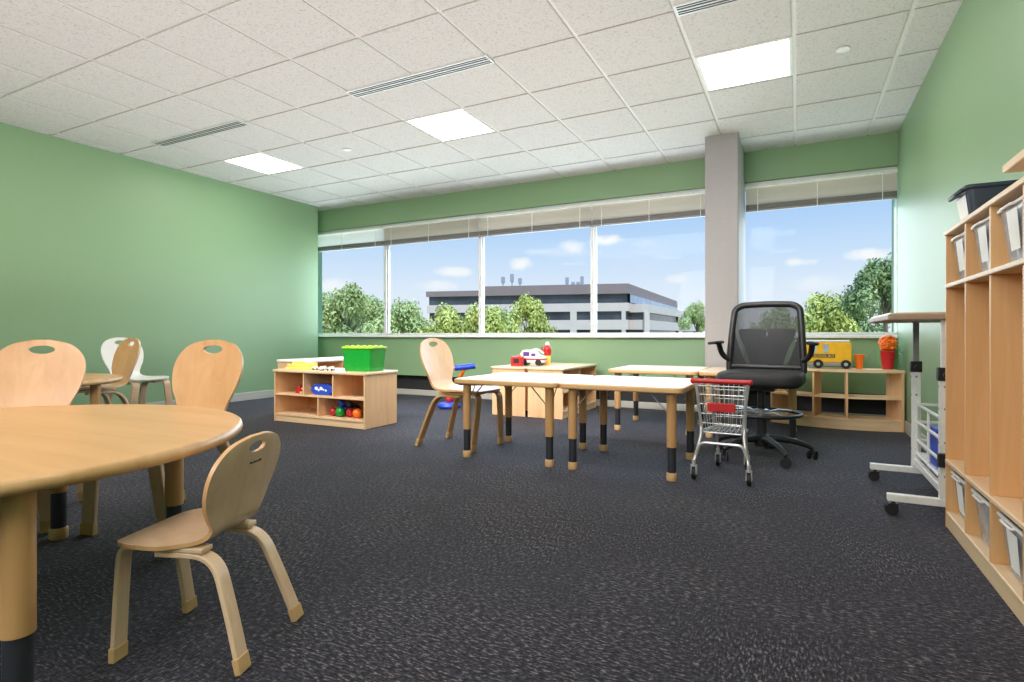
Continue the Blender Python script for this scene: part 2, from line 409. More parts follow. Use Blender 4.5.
lab = {(-9, 1): 'square white ceiling light panel nearest the left green wall', (-5, 1): 'square white ceiling light panel in the middle of the ceiling',
       (-1, 1): 'square white ceiling light panel in front of the grey column'}
for (ix, iy) in LC:
    cx, cy = GX0 + (ix + .5) * T, GY0 + (iy + .5) * T
    l = lab.get((ix, iy), 'square ceiling light panel behind the camera, %s of the %s row' % ({-9: 'left one', -5: 'middle one', -1: 'right one'}[ix], 'nearer' if iy == -4 else 'rear'))
    t = thing('ceiling_light', l, 'ceiling light', (cx, cy, CEIL), 0, 'square light panels in the ceiling')
    h = T / 2 - .012
    mb = MB()
    for a, b_, c, d in ((-h, h, -h, -h + .018), (-h, h, h - .018, h), (-h, -h + .018, -h + .018, h - .018), (h - .018, h, -h + .018, h - .018)):
        mb.bb(a, b_, c, d, -.010, -.001)
    mb.build('frame', 'white', t, smooth=0)
    mb = MB(); mb.bb(-h + .018, h - .018, -h + .018, h - .018, -.006, -.002); mb.build('diffuser', 'panel', t, smooth=0)
VL = [(-5.60, -4.34, 'long dark slot air vent in the ceiling, nearest the left green wall'), (-3.10, -1.85, 'long dark slot air vent in the middle of the ceiling'),
      (-.63, .62, 'slot air vent at the top edge of the ceiling, over the right side')]
for x0, x1, l in VL:
    t = thing('ceiling_vent', l, 'air vent', ((x0 + x1) / 2, 3.301, CEIL), 0, 'slot diffusers in the ceiling')
    L = (x1 - x0) / 2
    mb = MB()
    mb.bb(-L, L, -.058, -.046, -.016, -.001).bb(-L, L, .046, .058, -.016, -.001).bb(-L, -L + .012, -.046, .046, -.016, -.001).bb(L - .012, L, -.046, .046, -.016, -.001)
    mb.build('frame', 'alum', t, smooth=0)
    mb = MB(); mb.bb(-L + .012, L - .012, -.046, .046, -.013, -.001); mb.build('slot', 'recess', t, smooth=0)
    mb = MB(); mb.bb(-L + .012, L - .012, -.006, .006, -.016, -.013).bb(-L + .012, L - .012, -.030, -.024, -.016, -.013).bb(-L + .012, L - .012, .024, .030, -.016, -.013)
    mb.build('bar', 'alum', t, smooth=0)
for x, y, l in ((.264, 4.237, 'round white sprinkler cover in the ceiling near the right wall'), (-4.046, 4.258, 'small round white sprinkler cover between two ceiling lights')):
    mb = MB(); mb.lathe([(.03, 0), (.042, -.003), (.042, -.006), (.038, -.009), (1e-4, -.010)], 24)
    tag(mb.build('sprinkler_cover', 'white', loc=(x, y, CEIL - .0095)), l, 'sprinkler', 'sprinkler covers')

# windows
WX = [(-6.76, -5.215), (-5.215, -3.655), (-3.655, -2.135), (-2.135, -.63), (-.63, .85)]
for k, (a, b) in enumerate(WX):
    e = bpy.data.objects.new('window_%d' % (k + 1), None); COL.objects.link(e); e.location = ((a + b) / 2, 6.275, .826); struct(e)
    w = (b - a) / 2; hh = 2.395 - .826
    mb = MB()
    fw = .022
    mb.bb(-w, -w + fw, -.04, .05, 0, hh).bb(w - fw, w, -.04, .05, 0, hh).bb(-w + fw, w - fw, -.04, .05, 0, .03).bb(-w + fw, w - fw, -.04, .05, hh - .04, hh)
    mb.bb(-w + fw, -w + fw + .012, -.01, .03, .03, hh - .04).bb(w - fw - .012, w - fw, -.01, .03, .03, hh - .04)
    mb.build('frame', 'alum', e, smooth=0, bevel=.003)
    mb = MB(); mb.add([(-w + fw, .01, .03), (w - fw, .01, .03), (w - fw, .01, hh - .04), (-w + fw, .01, hh - .04)], [(0, 1, 2, 3)])
    mb.build('pane', 'glass', e, smooth=0)
BL = ['brightly lit raised blind in the window next to the left wall', 'taupe raised blind in the second window from the left wall', 'taupe raised blind over the left half of the office building view',
      'taupe raised blind just left of the grey column', 'taupe raised blind between the grey column and the right wall']
for k, (a, b) in enumerate(WX):
    x0, x1 = a + .004, b - .004
    if k == 3: x1 = -.80
    if k == 4: x0, x1 = -.48, .8185
    t = thing('window_blind', BL[k], 'blind', ((x0 + x1) / 2, 6.212, 0), 0, 'raised venetian blinds along the window wall')
    w = (x1 - x0) / 2
    mb = MB(); mb.bb(-w, w, -.022, .022, 2.335, 2.358); mb.build('headrail', 'white', t, smooth=0, bevel=.003)
    mb = MB()
    ns = 15
    for i in range(ns):
        z = 2.328 - i * .0113
        mb.add([(-w + .005, -.006, z + .004), (w - .005, -.006, z + .004), (w - .005, .007, z - .010), (-w + .005, .007, z - .010)], [(0, 1, 2, 3)])
    mb.build('slats', 'blind_lit' if k == 0 else 'blind', t, smooth=0)
    mb = MB()
    for i in range(6): mb.bb(-w + .005, w - .005, -.013, .013, 2.112 + i * .0085, 2.117 + i * .0085)
    mb.bb(-w + .004, w - .004, -.011, .011, 2.117, 2.16)
    mb.build('slat_stack', 'stack', t, smooth=0)
    mb = MB(); mb.bb(-w + .003, w - .003, -.015, .015, 2.090, 2.108); mb.build('bottom_rail', 'grey', t, smooth=0, bevel=.002)
    for f in (-.82, 0, .82):
        mb = MB(); mb.bb(w * f - .004, w * f + .004, -.0185, -.0165, 2.085, 2.33); mb.build('cord', 'white', t, smooth=0)

# ------------------------------------------------------------------ bentwood chair
def smooth_path(P, n):
    out = []
    m = len(P)
    for i in range(m - 1):
        p0, p1, p2, p3 = [Vector(P[j]) for j in (max(0, i - 1), i, i + 1, min(m - 1, i + 2))]
        for k in range(n):
            t = k / n
            out.append(.5 * ((2 * p1) + (-p0 + p2) * t + (2 * p0 - 5 * p1 + 4 * p2 - p3) * t * t + (-p0 + 3 * p1 - 3 * p2 + p3) * t ** 3))
    out.append(Vector(P[-1])); return out
def chair_shell(mat, emat, wx=1.0, dy=0.0):
    # (y, z, half width)
    K = [(.190, .290, .030), (.185, .2925, .082), (.170, .296, .114), (.13, .300, .134), (.06, .300, .140), (0, .297, .134), (-.05, .296, .116), (-.09, .299, .100),
         (-.118, .310, .091), (-.134, .330, .090), (-.142, .355, .099), (-.152, .390, .115), (-.164, .430, .127), (-.176, .470, .130), (-.187, .508, .120), (-.195, .537, .097), (-.199, .553, .068), (-.2015, .563, .024)]
    K = [(y + (dy if z > .305 or y < -.05 else dy * max(0, min(1, (.1 - y) / .15))), z, w * (wx if z > .33 else 1 + (wx - 1) * .6)) for y, z, w in K]
    P = smooth_path(K, 3); n = len(P); m = 14
    mb = MB(); th = .0105
    top, bot = [], []
    for i, p in enumerate(P):
        a, b = P[max(0, i - 1)], P[min(n - 1, i + 1)]
        t = Vector((b.x - a.x, b.y - a.y)).normalized(); nrm = Vector((t.y, -t.x))   # toward sitter side
        if nrm.y < 0 and i < 20: nrm = -nrm
        for j in range(m + 1):
            u = -1 + 2 * j / m
            c = .010 * u * u * min(1, max(0, (p.y - .31) / .08)) * (p.z / .12)
            cc = Vector((p.x + c, p.y))
            top.append((u * p.z, cc.x + nrm.x * th / 2, cc.y + nrm.y * th / 2)); bot.append((u * p.z, cc.x - nrm.x * th / 2, cc.y - nrm.y * th / 2))
    N_ = len(top); f, fe = [], []
    for i in range(n - 1):
        for j in range(m):
            a, b, c, d = i * (m + 1) + j, i * (m + 1) + j + 1, (i + 1) * (m + 1) + j + 1, (i + 1) * (m + 1) + j
            f += [(a, b, c, d), (N_ + d, N_ + c, N_ + b, N_ + a)]
    for i in range(n - 1):
        for j in (0, m):
            a, d = i * (m + 1) + j, (i + 1) * (m + 1) + j; fe.append((a, d, N_ + d, N_ + a))
    for i in (0, n - 1):
        for j in range(m):
            a, b = i * (m + 1) + j, i * (m + 1) + j + 1; fe.append((a, b, N_ + b, N_ + a))
    vs = [mb.bm.verts.new(v) for v in top + bot]
    for q in f: mb.bm.faces.new([vs[i] for i in q])
    for q in fe: mb.bm.faces.new([vs[i] for i in q]).material_index = 1
    o = mb.build('seat_shell', [mat, emat], smooth=0)
    cb = MB(); cb.prism([(.037 * math.cos(2 * PI * q / 28), .0145 * math.sin(2 * PI * q / 28)) for q in range(28)], -.1, .1, 1, Matrix.Translation((0, -.194 + dy, .530)) @ Matrix.Rotation(PI / 2, 4, 'X'))
    c = cb.build('tmp', [mat, emat], smooth=0)
    md = o.modifiers.new('b', 'BOOLEAN'); md.object = c; md.operation = 'DIFFERENCE'; md.solver = 'EXACT'
    dg = bpy.context.evaluated_depsgraph_get(); me = bpy.data.meshes.new_from_object(o.evaluated_get(dg))
    o.modifiers.clear(); o.data = me; bpy.data.objects.remove(c)
    for p in me.polygons: p.use_smooth = True
    me.set_sharp_from_angle(angle=math.radians(38))
    return o
def make_chair(name, mat, emat, label, loc, rz, scale, grp, legmat='plyp', mark=False, wx=1.0, dy=0.0):
    t = thing(name, label, 'chair', loc, rz, grp, scale)
    sh = chair_shell(mat, emat, wx, dy); sh.parent = t
    for sx in (-1, 1):
        for fr in (1, -1):
            if fr == 1: pp = fillet([(-.06, .2825), (.180, .2825), (.174, .14), (.165, .004)], .036, 7); z = 0
            else: pp = fillet([(.075, .2685), (-.085, .2685), (-.135, .14), (-.182, .004)], .06, 7)
            xs = [sx * (.095 + .035 * min(1, max(0, (.27 - p[1]) / .27))) for p in pp]
            mb = MB(); mb.strip(pp, xs, .042, .0135)
            lg = mb.build('leg', legmat, t, smooth=30, bevel=.003)
            e, s0 = Vector(pp[-1]), Vector(pp[-2]); d = (e - s0).normalized(); k = .034 / abs(d.y)
            mb = MB(); mb.strip([tuple(e - d * k), (e.x, .001)], [xs[-1] - sx * .003, xs[-1]], .046, .0175)
            mb.build('foot_cap', 'tan', lg, smooth=0, bevel=.003)
    if mark:
        mb = MB()
        for i in range(9):
            x = -.024 + i * .006; h_ = (.006, .0045, .0045, .006, .0045, .0045, .0045, .0075, .0045)[i]
            mb.bb(x - .0021, x + .0021, -.0003, .0003, -.003, -.003 + h_)
        mk = mb.build('maker_mark', 'black', t, smooth=0); mk.location = (-.004, -.1945 + dy, .489); mk.rotation_euler = (math.radians(16), 0, 0)
        mk['label'] = 'small dark maker mark printed on the chair back'
    return t
G1 = 'bentwood chairs around the big round table'
cN = make_chair('bentwood_chair', 'plyp', 'ply', 'small pale bentwood chair beside the big round table, its back toward the viewer', (-1.432, .989, 0), face(-.946, -.325), 1.0, G1, 'plyp', True, 1.18, .060)
cB = make_chair('bentwood_chair', 'ply', 'plyp', 'bentwood chair behind the round table, cut off by the left picture edge', (-3.10, 1.22, 0), face(.77, -.64), 1.43, G1, 'plyp')
cC = dup(cB, (-2.515, 1.545, 0), face(.30, -.954), 'bentwood chair behind the far right rim of the big round table', 1.43)
cD = dup(cB, (-4.94, 2.42, 0), face(-.06, -1), 'bentwood chair pushed up to the small far table, in front of a white chair', 1.43, 'chairs at the far table')
cF = make_chair('bentwood_chair', 'plyp', 'ply', 'tall pale bentwood chair at the left end of the row of square tables', (-2.265, 3.585, 0), face(.998, -.07), 1.43, 'chairs at the square tables', 'legwood')
cE = make_chair('bentwood_chair', 'whiteply', 'whiteply', 'white chair standing against the left green wall', (-5.56, 3.08, 0), face(1, -.02), 1.43, 'chairs at the far table', 'plyp')

# ------------------------------------------------------------------ tables
def leg_parts(t, x, y, ztop, r=.028, brace=None):
    mb = MB(); mb.cyl((x, y, .19), (x, y, ztop), r, 20); lg = mb.build('leg', 'legwood', t, 40)
    mb = MB(); mb.cyl((x, y, .04), (x, y, .195), r * .86, 20); mb.build('leg_extension', 'dark', lg, 40)
    mb = MB(); mb.lathe([(r * .98, 0), (r * 1.04, .006), (r * 1.04, .040), (r * .9, .046)], 20, 0, Matrix.Translation((x, y, 0))); mb.build('foot', 'tan', lg, 40)
    if brace:
        for bx, by in brace:
            mb = MB(); mb.tube([(x, y, ztop - .14), (x + bx * .13, y + by * .13, ztop)], .004, 6); mb.build('brace', 'grey', lg, 40)
def round_table(label, c, R, zt, legs, grp, r=.031):
    t = thing('round_table', label, 'table', (c[0], c[1], 0), 0, grp)
    mb = MB(); mb.lathe([(1e-4, zt - .034), (R - .012, zt - .034), (R - .003, zt - .028), (R, zt - .017), (R - .003, zt - .005), (R - .010, zt)], 96, 0, None, False)
    mb.build('table_edge', 'edge', t, 50)
    mb = MB(); mb.lathe([(R - .010, zt), (1e-4, zt)], 96, 0, None, False); mb.build('tabletop', 'top', t, 0)
    for (x, y) in legs: leg_parts(t, x - c[0], y - c[1], zt - .034, r)
    return t
cR = (-2.195, .675)
round_table('large round maple table in the left foreground', cR, .79, .535, [(-1.49, .585), (-2.10, 1.30), (-2.69, 1.19), (-2.72, .22), (-2.0, .03)], 'round tables')
c2 = (-4.65, 1.80)
round_table('far round table mostly hidden behind the chair at the left edge', c2, .60, .535, [(c2[0] + .52 * math.cos(math.radians(a)), c2[1] + .52 * math.sin(math.radians(a))) for a in (31, 166, 222, 308)], 'round tables', .03)
def square_table(label, x0, x1, y0, y1, zt, grp):
    cx, cy = (x0 + x1) / 2, (y0 + y1) / 2; w, d = (x1 - x0) / 2 - .001, (y1 - y0) / 2
    t = thing('square_table', label, 'table', (cx, cy, 0), 0, grp)
    mb = MB(); mb.prism(rrect(-w, w, -d, d, .045), zt - .034, zt - .0015); mb.build('table_edge', 'edge', t, 30, .008, 3)
    mb = MB(); mb.prism(rrect(-w + .011, w - .011, -d + .011, d - .011, .036), zt - .0016, zt); mb.build('tabletop', 'topl', t, 0)
    for sx in (-1, 1):
        for sy in (-1, 1): leg_parts(t, sx * (w - .075), sy * (d - .075), zt - .034, .028, [(-sx, 0), (0, -sy)])
    return t
G2 = 'square tables pushed together in rows'
square_table('left square table of the front pair, beside the tall pale chair', -2.085, -1.322, 3.18, 3.945, .535, G2)
square_table('right square table of the front pair, next to the toy shopping cart', -1.318, -.565, 3.18, 3.945, .535, G2)
square_table('left square table of the back pair near the window wall', -1.48, -.722, 4.70, 5.47, .535, G2)
square_table('right square table of the back pair, behind the black office chair', -.718, .04, 4.70, 5.47, .535, G2)

# ------------------------------------------------------------------ shelf units
def toy_shelf(label, loc, rz, L, D, Hh, upper, lower, grp, top='topl', mid=.255):
    """front faces local -Y, x from 0 to L, y from 0 to D"""
    t = thing('toy_shelf', label, 'shelf', loc, rz, grp); th = .018
    mb = MB(); mb.bb(-.012, L + .012, -.012, D + .008, Hh - .026, Hh); mb.build('top_board', top, t, 0, .008, 3)
    for x in (0, L - th): mb = MB(); mb.bb(x, x + th, 0, D, 0.004, Hh - .026); mb.build('side_panel', 'shelf', t, 0, .002)
    mb = MB(); mb.bb(th, L - th, D - .008, D, 0.06, Hh - .026); mb.build('back_panel', 'back', t, 0)
    mb = MB(); mb.bb(th, L - th, .004, D - .008, .062, .080); mb.build('bottom_board', 'shelfx', t, 0, .002)
    mb = MB(); mb.bb(th, L - th, .012, .030, .004, .062); mb.build('plinth', 'shelfx', t, 0)
    mb = MB(); mb.bb(th, L - th, .004, D - .008, mid, mid + .016); mb.build('shelf_board', 'shelfx', t, 0, .002)
    for n_, z0, z1 in ((upper, mid + .016, Hh - .026), (lower, .08, mid)):
        for k in range(1, n_):
            x = th + (L - 2 * th) * k / n_; mb = MB(); mb.bb(x - .007, x + .007, .006, D - .008, z0, z1); mb.build('divider', 'shelf', t, 0)
    return t
G3 = 'low birch toy storage units'
toy_shelf('low birch toy shelf with five open cubbies, under the green bin', (-4.50, 3.755, 0), 0, 1.14, .435, .50, 3, 2, G3)
toy_shelf('low birch storage unit behind the green bin, end panel showing by the left wall', (-4.545, 4.215, 0), PI / 2, 1.02, .45, .565, 2, 2, G3, 'whiteply')
toy_shelf('low birch storage unit turned left, back to back with its twin, red toy on top', (-2.83, 6.10, 0), -PI / 2, 1.02, .378, .505, 2, 2, G3)
toy_shelf('low birch storage unit with its open cubbies turned to the office chair', (-2.043, 5.08, 0), PI / 2, 1.02, .378, .505, 2, 2, G3)

# curved shelf by the window
CX, CY, RO, RI = .41, 6.845, 1.185, .915
t = thing('curved_shelf', 'curved birch shelf with open back under the right window, holding the toy bus', 'shelf', (CX, CY, 0))
A0, A1 = math.radians(-90 - 33), math.radians(-90 + 19.6)
def arcslab(z0, z1, ro=RO, ri=RI, a0=A0, a1=A1, n=28):
    v, f = [], []
    for k in range(n + 1):
        q = a0 + (a1 - a0) * k / n; c, s_ = math.cos(q), math.sin(q)
        v += [(ro * c, ro * s_, z0), (ro * c, ro * s_, z1), (ri * c, ri * s_, z1), (ri * c, ri * s_, z0)]
    for k in range(n):
        for j in range(4): f.append((4 * k + j, 4 * k + (j + 1) % 4, 4 * k + 4 + (j + 1) % 4, 4 * k + 4 + j))
    f += [(0, 1, 2, 3), (4 * n + 3, 4 * n + 2, 4 * n + 1, 4 * n)]
    mb = MB(); mb.add(v, f)
    return mb
arcslab(.505, .53, RO + .008, RI - .004).build('top_board', 'shelfx', t, 35)
arcslab(.275, .292, RO - .012).build('shelf_board', 'shelfx', t, 35)
arcslab(.085, .10, RO - .004).build('bottom_board', 'shelfx', t, 35)
arcslab(.004, .085, RO - .012, RO - .03).build('plinth', 'shelfx', t, 35)
for k, a in enumerate((A0, A0 + (A1 - A0) * .36, A0 + (A1 - A0) * .60, A1)):
    a = a + (.009 if k == 0 else -.009 if k == 3 else 0)
    R_ = Matrix.Rotation(a, 4, 'Z'); mb = MB(); mb.bb(RI + .004, RO - .004, -.009, .009, .004 if k in (0, 3) else .10, .505, 0, R_)
    mb.build('side_panel' if k in (0, 3) else 'divider', 'shelf', t, 0)

# ------------------------------------------------------------------ locker unit on the right wall
LX, LX1, LY1, LY0, LZ = .567, .815, 3.0, 1.45, 1.275
t = thing('cubby_locker', 'tall birch cubby locker unit along the right wall holding clear bins', 'locker', (LX, LY0, 0))
P_ = .31; D_ = LX1 - LX; LL = LY1 - LY0
mb = MB(); mb.bb(-.006, D_, -.006, LL + .006, LZ - .018, LZ); mb.build('top_board', 'lockeredge', t, 0, .004)
for nm, z0, z1 in (('shelf_board', 1.030, 1.048), ('seat_board', .280, .298), ('bottom_board', .058, .074)):
    mb = MB(); mb.bb(-.004 if nm != 'bottom_board' else 0, D_ - .008, .012, LL - .012, z0, z1); mb.build(nm, 'lockeredge', t, 0, .004)
mb = MB(); mb.bb(.004, .02, .012, LL - .012, .004, .058); mb.build('plinth', 'lockeredge', t, 0)
mb = MB(); mb.bb(D_ - .008, D_, .012, LL - .012, .004, LZ - .018); mb.build('back_panel', 'locker', t, 0)
for y in (0, LL - .012): mb = MB(); mb.bb(0, D_, y, y + .012, .004, LZ - .018); mb.build('side_panel', 'locker', t, 0, .002)
for k in range(1, 5):
    y = k * P_
    for z0, z1 in ((1.048, LZ - .018), (.298, 1.030), (.074, .280)):
        mb = MB(); mb.bb(0.002, D_ - .008, y - .007, y + .007, z0, z1); mb.build('divider', 'locker', t, 0, .002)
def clear_bin(name, label, loc, w, d, h, grp, paper=True):
    """opening up; front faces -X; w along Y"""
    t = thing(name, label, 'bin', loc, 0, grp)
    k = .80; mb = MB()
    lo = rrect(-d / 2 * k, d / 2 * k, -w / 2 * k, w / 2 * k, .015, 4); hi = rrect(-d / 2, d / 2, -w / 2, w / 2, .018, 4); n = len(lo)
    v = [(a, b, .002) for a, b in lo] + [(a, b, h) for a, b in hi]
    mb.add(v, [tuple(range(n))] + [(i, (i + 1) % n, n + (i + 1) % n, n + i) for i in range(n)])
    mb.build('tub', 'clear', t, 40)
    mb = MB(); mb.tube([(a * 1.03, b * 1.02, h) for a, b in rrect(-d / 2, d / 2, -w / 2, w / 2, .018, 4)], .006, 8, True)
    mb.tube(fillet([(-d / 2 - .002, -.05, h - .002), (-d / 2 - .016, -.05, h - .004), (-d / 2 - .016, .05, h - .004), (-d / 2 - .002, .05, h - .002)], .012, 4), .0045, 6)
    mb.build('rim', 'rim', t, 40)
    if paper:
        mb = MB(); x = -d / 2 * .92
        mb.add([(x - .006, -w * .26, h * .22), (x - .006, w * .05, h * .22), (x - .017, w * .08, h * .9), (x - .017, -w * .30, h * .9)], [(0, 1, 2, 3)])
        p = mb.build('paper_sheet', 'paper', t, 0); p['label'] = 'white paper sheet in the clear bin'
    return t
UB = ['clear plastic bin in the top row of the locker, nearest the window wall', 'clear plastic bin in the top row of the locker, second from the window wall', 'clear plastic bin in the top row of the locker, cut by the right picture edge']
LB = ['clear plastic bin in the bottom row of the locker, beside the white stand', 'clear plastic bin in the bottom row of the locker, middle of the three seen', 'clear plastic bin in the bottom row of the locker, nearest the camera']
for k in range(3):
    y = LY0 + (4.5 - k) * P_
    clear_bin('clear_bin', UB[k], (LX + .118, y, 1.0485), .255, .20, .180, 'clear bins in the locker cubbies')
    clear_bin('clear_bin', LB[k], (LX + .118, y, .0745), .255, .20, .175, 'clear bins in the locker cubbies', k != 1)
# dark tote on top
t = thing('storage_tote', 'dark navy plastic tote lying on top of the locker unit', 'tote', (.70, 2.865, LZ + .001))
mb = MB(); lo = rrect(-.090, .090, -.075, .075, .02, 4); hi = rrect(-.108, .108, -.092, .092, .022, 4); n = len(lo)
mb.add([(a, b, 0) for a, b in lo] + [(a, b, .130) for a, b in hi], [tuple(reversed(range(n))), tuple(range(n, 2 * n))] + [(i, (i + 1) % n, n + (i + 1) % n, n + i) for i in range(n)])
mb.build('tub', 'navy', t, 40)
mb = MB(); mb.prism(rrect(-.116, .116, -.10, .10, .024, 5), .128, .146); mb.build('rim', 'navy', t, 30, .006)
mb = MB(); mb.tube(fillet([(-.112, -.06, .135), (-.134, -.06, .118), (-.134, .06, .118), (-.112, .06, .135)], .015, 4), .009, 8); mb.build('handle', 'navy', t, 40)
mb = MB(); mb.add([(-.0925, -.06, .006), (-.0925, .06, .006), (-.108, .07, .112), (-.108, -.07, .112)], [(0, 1, 2, 3)]); p = mb.build('side_patch', 'paper', t, 0); p['label'] = 'white patch on the side of the tote'  # white patch over the side face of the tote
t = thing('wooden_tray', 'wooden tray end on top of the locker at the edge of the picture', 'tray', (.68, 1.94, LZ + .001))
mb = MB(); mb.bb(-.10, .12, -.30, .36, .068, .094); mb.build('top_board', 'lockeredge', t, 0, .005)
mb = MB(); mb.bb(-.05, .11, -.28, -.02, 0, .068); mb.build('box_body', 'locker', t, 0, .003)

# ------------------------------------------------------------------ white mobile stand
t = thing('mobile_stand', 'white metal mobile stand on casters beside the locker unit', 'stand', (.583, 3.44, 0))
for sy, nm in ((-.34, 'near'), (.34, 'far')):
    mb = MB(); mb.bb(-.02, .02, sy - .015, sy + .015, .075, .66)
    for z in (.2, .35, .5, .6): mb.cyl((-.021, sy, z), (-.0195, sy, z), .006, 10, 1); mb.cyl((0, sy - .0165, z), (0, sy - .0145, z), .006, 10, 1)
    ps = mb.build('post', ['whitemetal', 'grey'], t, 0)
    mb = MB(); mb.bb(-.014, .014, sy - .011, sy + .011, .64, .898); mb.build('inner_post', 'grey' if sy > 0 else 'whitemetal', ps, 0, .002)
    mb = MB(); mb.bb(-.215, .16, sy - .018, sy + .018, .065, .098); ft = mb.build('foot_bar', 'whitemetal', t, 0, .003)
    mb = MB(); mb.bb(-.026, .026, sy - .022, sy + .022, .625, .685)
    mb.cyl((0, sy - .02, .652), (0, sy - .055, .652), .006, 10); mb.cyl((0, sy - .05, .652), (0, sy - .066, .652), .016, 12)
    mb.build('clamp', 'black', t, 30, .003)
    for cx in (-.19, .125):
        mb = MB(); mb.cyl((cx, sy, .05), (cx, sy, .066), .009, 10); mb.bb(cx - .018, cx + .018, sy - .019, sy + .019, .042, .056)
        ca = mb.build('caster', 'black', t, 30)
        mb = MB()
        for dy in (-.012, .012): mb.cyl((cx - .008, sy + dy - .008, .0285), (cx - .008, sy + dy + .008, .0285), .0275, 18)
        mb.build('wheel', 'rubber', ca, 40)
mb = MB(); mb.prism(rrect(-.215, .195, -.385, .405, .02), .898, .926); mb.build('tabletop', 'greyfab', t, 0, .006)
mb = MB(); mb.prism(rrect(-.205, .185, -.375, .395, .02), .926, .932); mb.build('top_surface', 'topl', t, 0)
for z in (.13,): mb = MB(); mb.bb(-.012, .012, -.325, .325, z - .018, z + .018); mb.build('crossbar', 'whitemetal', t, 0, .003)
mb = MB(); mb.bb(-.03, .03, -.385, -.352, .245, .305); mb.build('clamp', 'black', t, 0, .004)
mb = MB()
for z in (.18, .255, .355, .45): mb.tube(fillet([(.0, -.30, z), (.0, .30, z), (.13, .30, z), (.13, -.30, z), (.0, -.30, z)], .02, 3), .008, 8)
for y in (-.30, .0, .30): mb.tube([(.0, y, .17), (.0, y, .455)], .007, 8); mb.tube([(.13, y, .17), (.13, y, .455)], .007, 8)
mb.bb(.0, .13, -.295, .295, .172, .178)
mb.tube([(.0, -.325, .355), (0, -.30, .355)], .006, 8); mb.tube([(.0, .325, .355), (0, .30, .355)], .006, 8)
mb.build('side_rack', 'whitemetal', t, 40)
mb = MB(); mb.prism([(-.15, 0), (.10, 0), (.10, .19), (-.06, .19)], -.022, .022, 0, Matrix.Translation((.625, 3.44, .1788)) @ Matrix.Rotation(PI / 2, 4, 'Z') @ Matrix.Rotation(PI / 2, 4, 'X'))
tag(mb.build('file_holder', 'blue', None, 0, .003), 'blue plastic file holder standing in the white stand rack', 'file holder')

# ------------------------------------------------------------------ office chair
t = thing('office_chair', 'black mesh-back drafting office chair with foot ring and armrests', 'office chair', (-.222, 4.17, 0), face(-.08, -1.0))
mb = MB(); mb.lathe([(.045, .075), (.048, .09), (.05, .15), (.034, .16), (.032, .30), (.026, .302), (.025, .46)], 24); mb.build('gas_column', 'black', t, 40)
for k in range(5):
    a = math.radians(90 + 72 * k + 34); c_, s_ = math.cos(a), math.sin(a)
    pts = [(c_ * r_, s_ * r_, z_) for r_, z_ in ((.03, .125), (.12, .128), (.22, .112), (.29, .088), (.315, .070))]
    mb = MB(); mb.tube(pts, [.026, .024, .02, .017, .014], 10); lg = mb.build('base_leg', 'black', t, 50)
    mb = MB(); px, py = c_ * .315, s_ * .315
    b2 = a + .9; ux, uy = math.cos(b2), math.sin(b2)
    for d in (-.016, .016): mb.cyl((px - uy * d - uy * .009 * (1 if d > 0 else -1), py + ux * d + ux * .009 * (1 if d > 0 else -1), .0295), (px - uy * d, py + ux * d, .0295), .029, 18)
    mb.cyl((px, py, .03), (px, py, .072), .010, 10); mb.build('caster', 'rubber', lg, 40)
mb = MB(); mb.tube([(.245 * math.cos(2 * PI * k / 40), .245 * math.sin(2 * PI * k / 40), .30) for k in range(40)], .012, 10, True); ring = mb.build('foot_ring', 'black', t, 60)
mb = MB(); mb.lathe([(.027, .275), (.045, .28), (.045, .325), (.027, .33)], 20)
for k in range(4):
    a = math.radians(45 + 90 * k); mb.tube([(.04 * math.cos(a), .04 * math.sin(a), .30), (.13 * math.cos(a), .13 * math.sin(a), .315), (.242 * math.cos(a), .242 * math.sin(a), .302)], .008, 8)
mb.build('ring_spoke', 'zinc', ring, 40)
mb = MB(); mb.bb(-.09, .09, -.10, .10, .455, .487); mb.tube([(.08, .03, .468), (.20, .04, .462), (.24, .04, .462)], .006, 8); mb.build('tilt_mechanism', 'black', t, 0, .006)
# seat cushion
def cushion(poly, z0, z1, r):
    n = len(poly); mb = MB(); rows = []
    for z, k in ((z0, .90), (z0 + r * .5, .97), (z0 + r, 1.0), (z1 - r, 1.0), (z1 - r * .4, .975), (z1 - r * .1, .93), (z1, .85), (z1 + .004, .55)):
        rows.append([(p[0] * k, p[1] * k, z) for p in poly])
    v = [p for r_ in rows for p in r_]; f = [tuple(reversed(range(n))), tuple(range(len(v) - n, len(v)))]
    for i in range(len(rows) - 1):
        for k in range(n): f.append((i * n + k, i * n + (k + 1) % n, (i + 1) * n + (k + 1) % n, (i + 1) * n + k))
    return mb.add(v, f)
cushion(rrect(-.262, .262, -.23, .255, .11, 8), .488, .582, .03).build('seat', 'seatb', t, 60)
# backrest: frame, mesh and lumbar, leaning back
def bpt(x, z): # surface of the back: z from .58 to 1.07
    k = (z - .58) / .49
    return (x, -.235 - .075 * k + .030 * math.sin(k * PI) * .6 + .04 * (x / .25) ** 2, z)
def bwidth(z):
    k = (z - .60) / .47
    return .243 - .030 * max(0, k - .1) - .012 * max(0, k - .6)
outl = []
for k in range(0, 21): z = .565 + .425 * k / 20; outl.append((bwidth(z), z))
top = []
w1 = bwidth(.99)
for k in range(1, 12):
    a = PI / 2 * k / 12; top.append((w1 - .085 + .085 * math.cos(a), 0.99 + .06 * math.sin(a)))
right = outl + top + [(w1 - .14, 1.0525), (0, 1.055)]
loop = right + [(-x, z) for x, z in reversed(right[:-1])]
mb = MB(); pts = [bpt(x, z) for x, z in loop]
mb.tube(fillet(pts, .01, 1), .023, 10, True); mb.tube([bpt(x, .60) for x in [-.23 + .46 * i / 10 for i in range(11)]], .022, 10)
bf = mb.build('backrest_frame', 'black', t, 60)
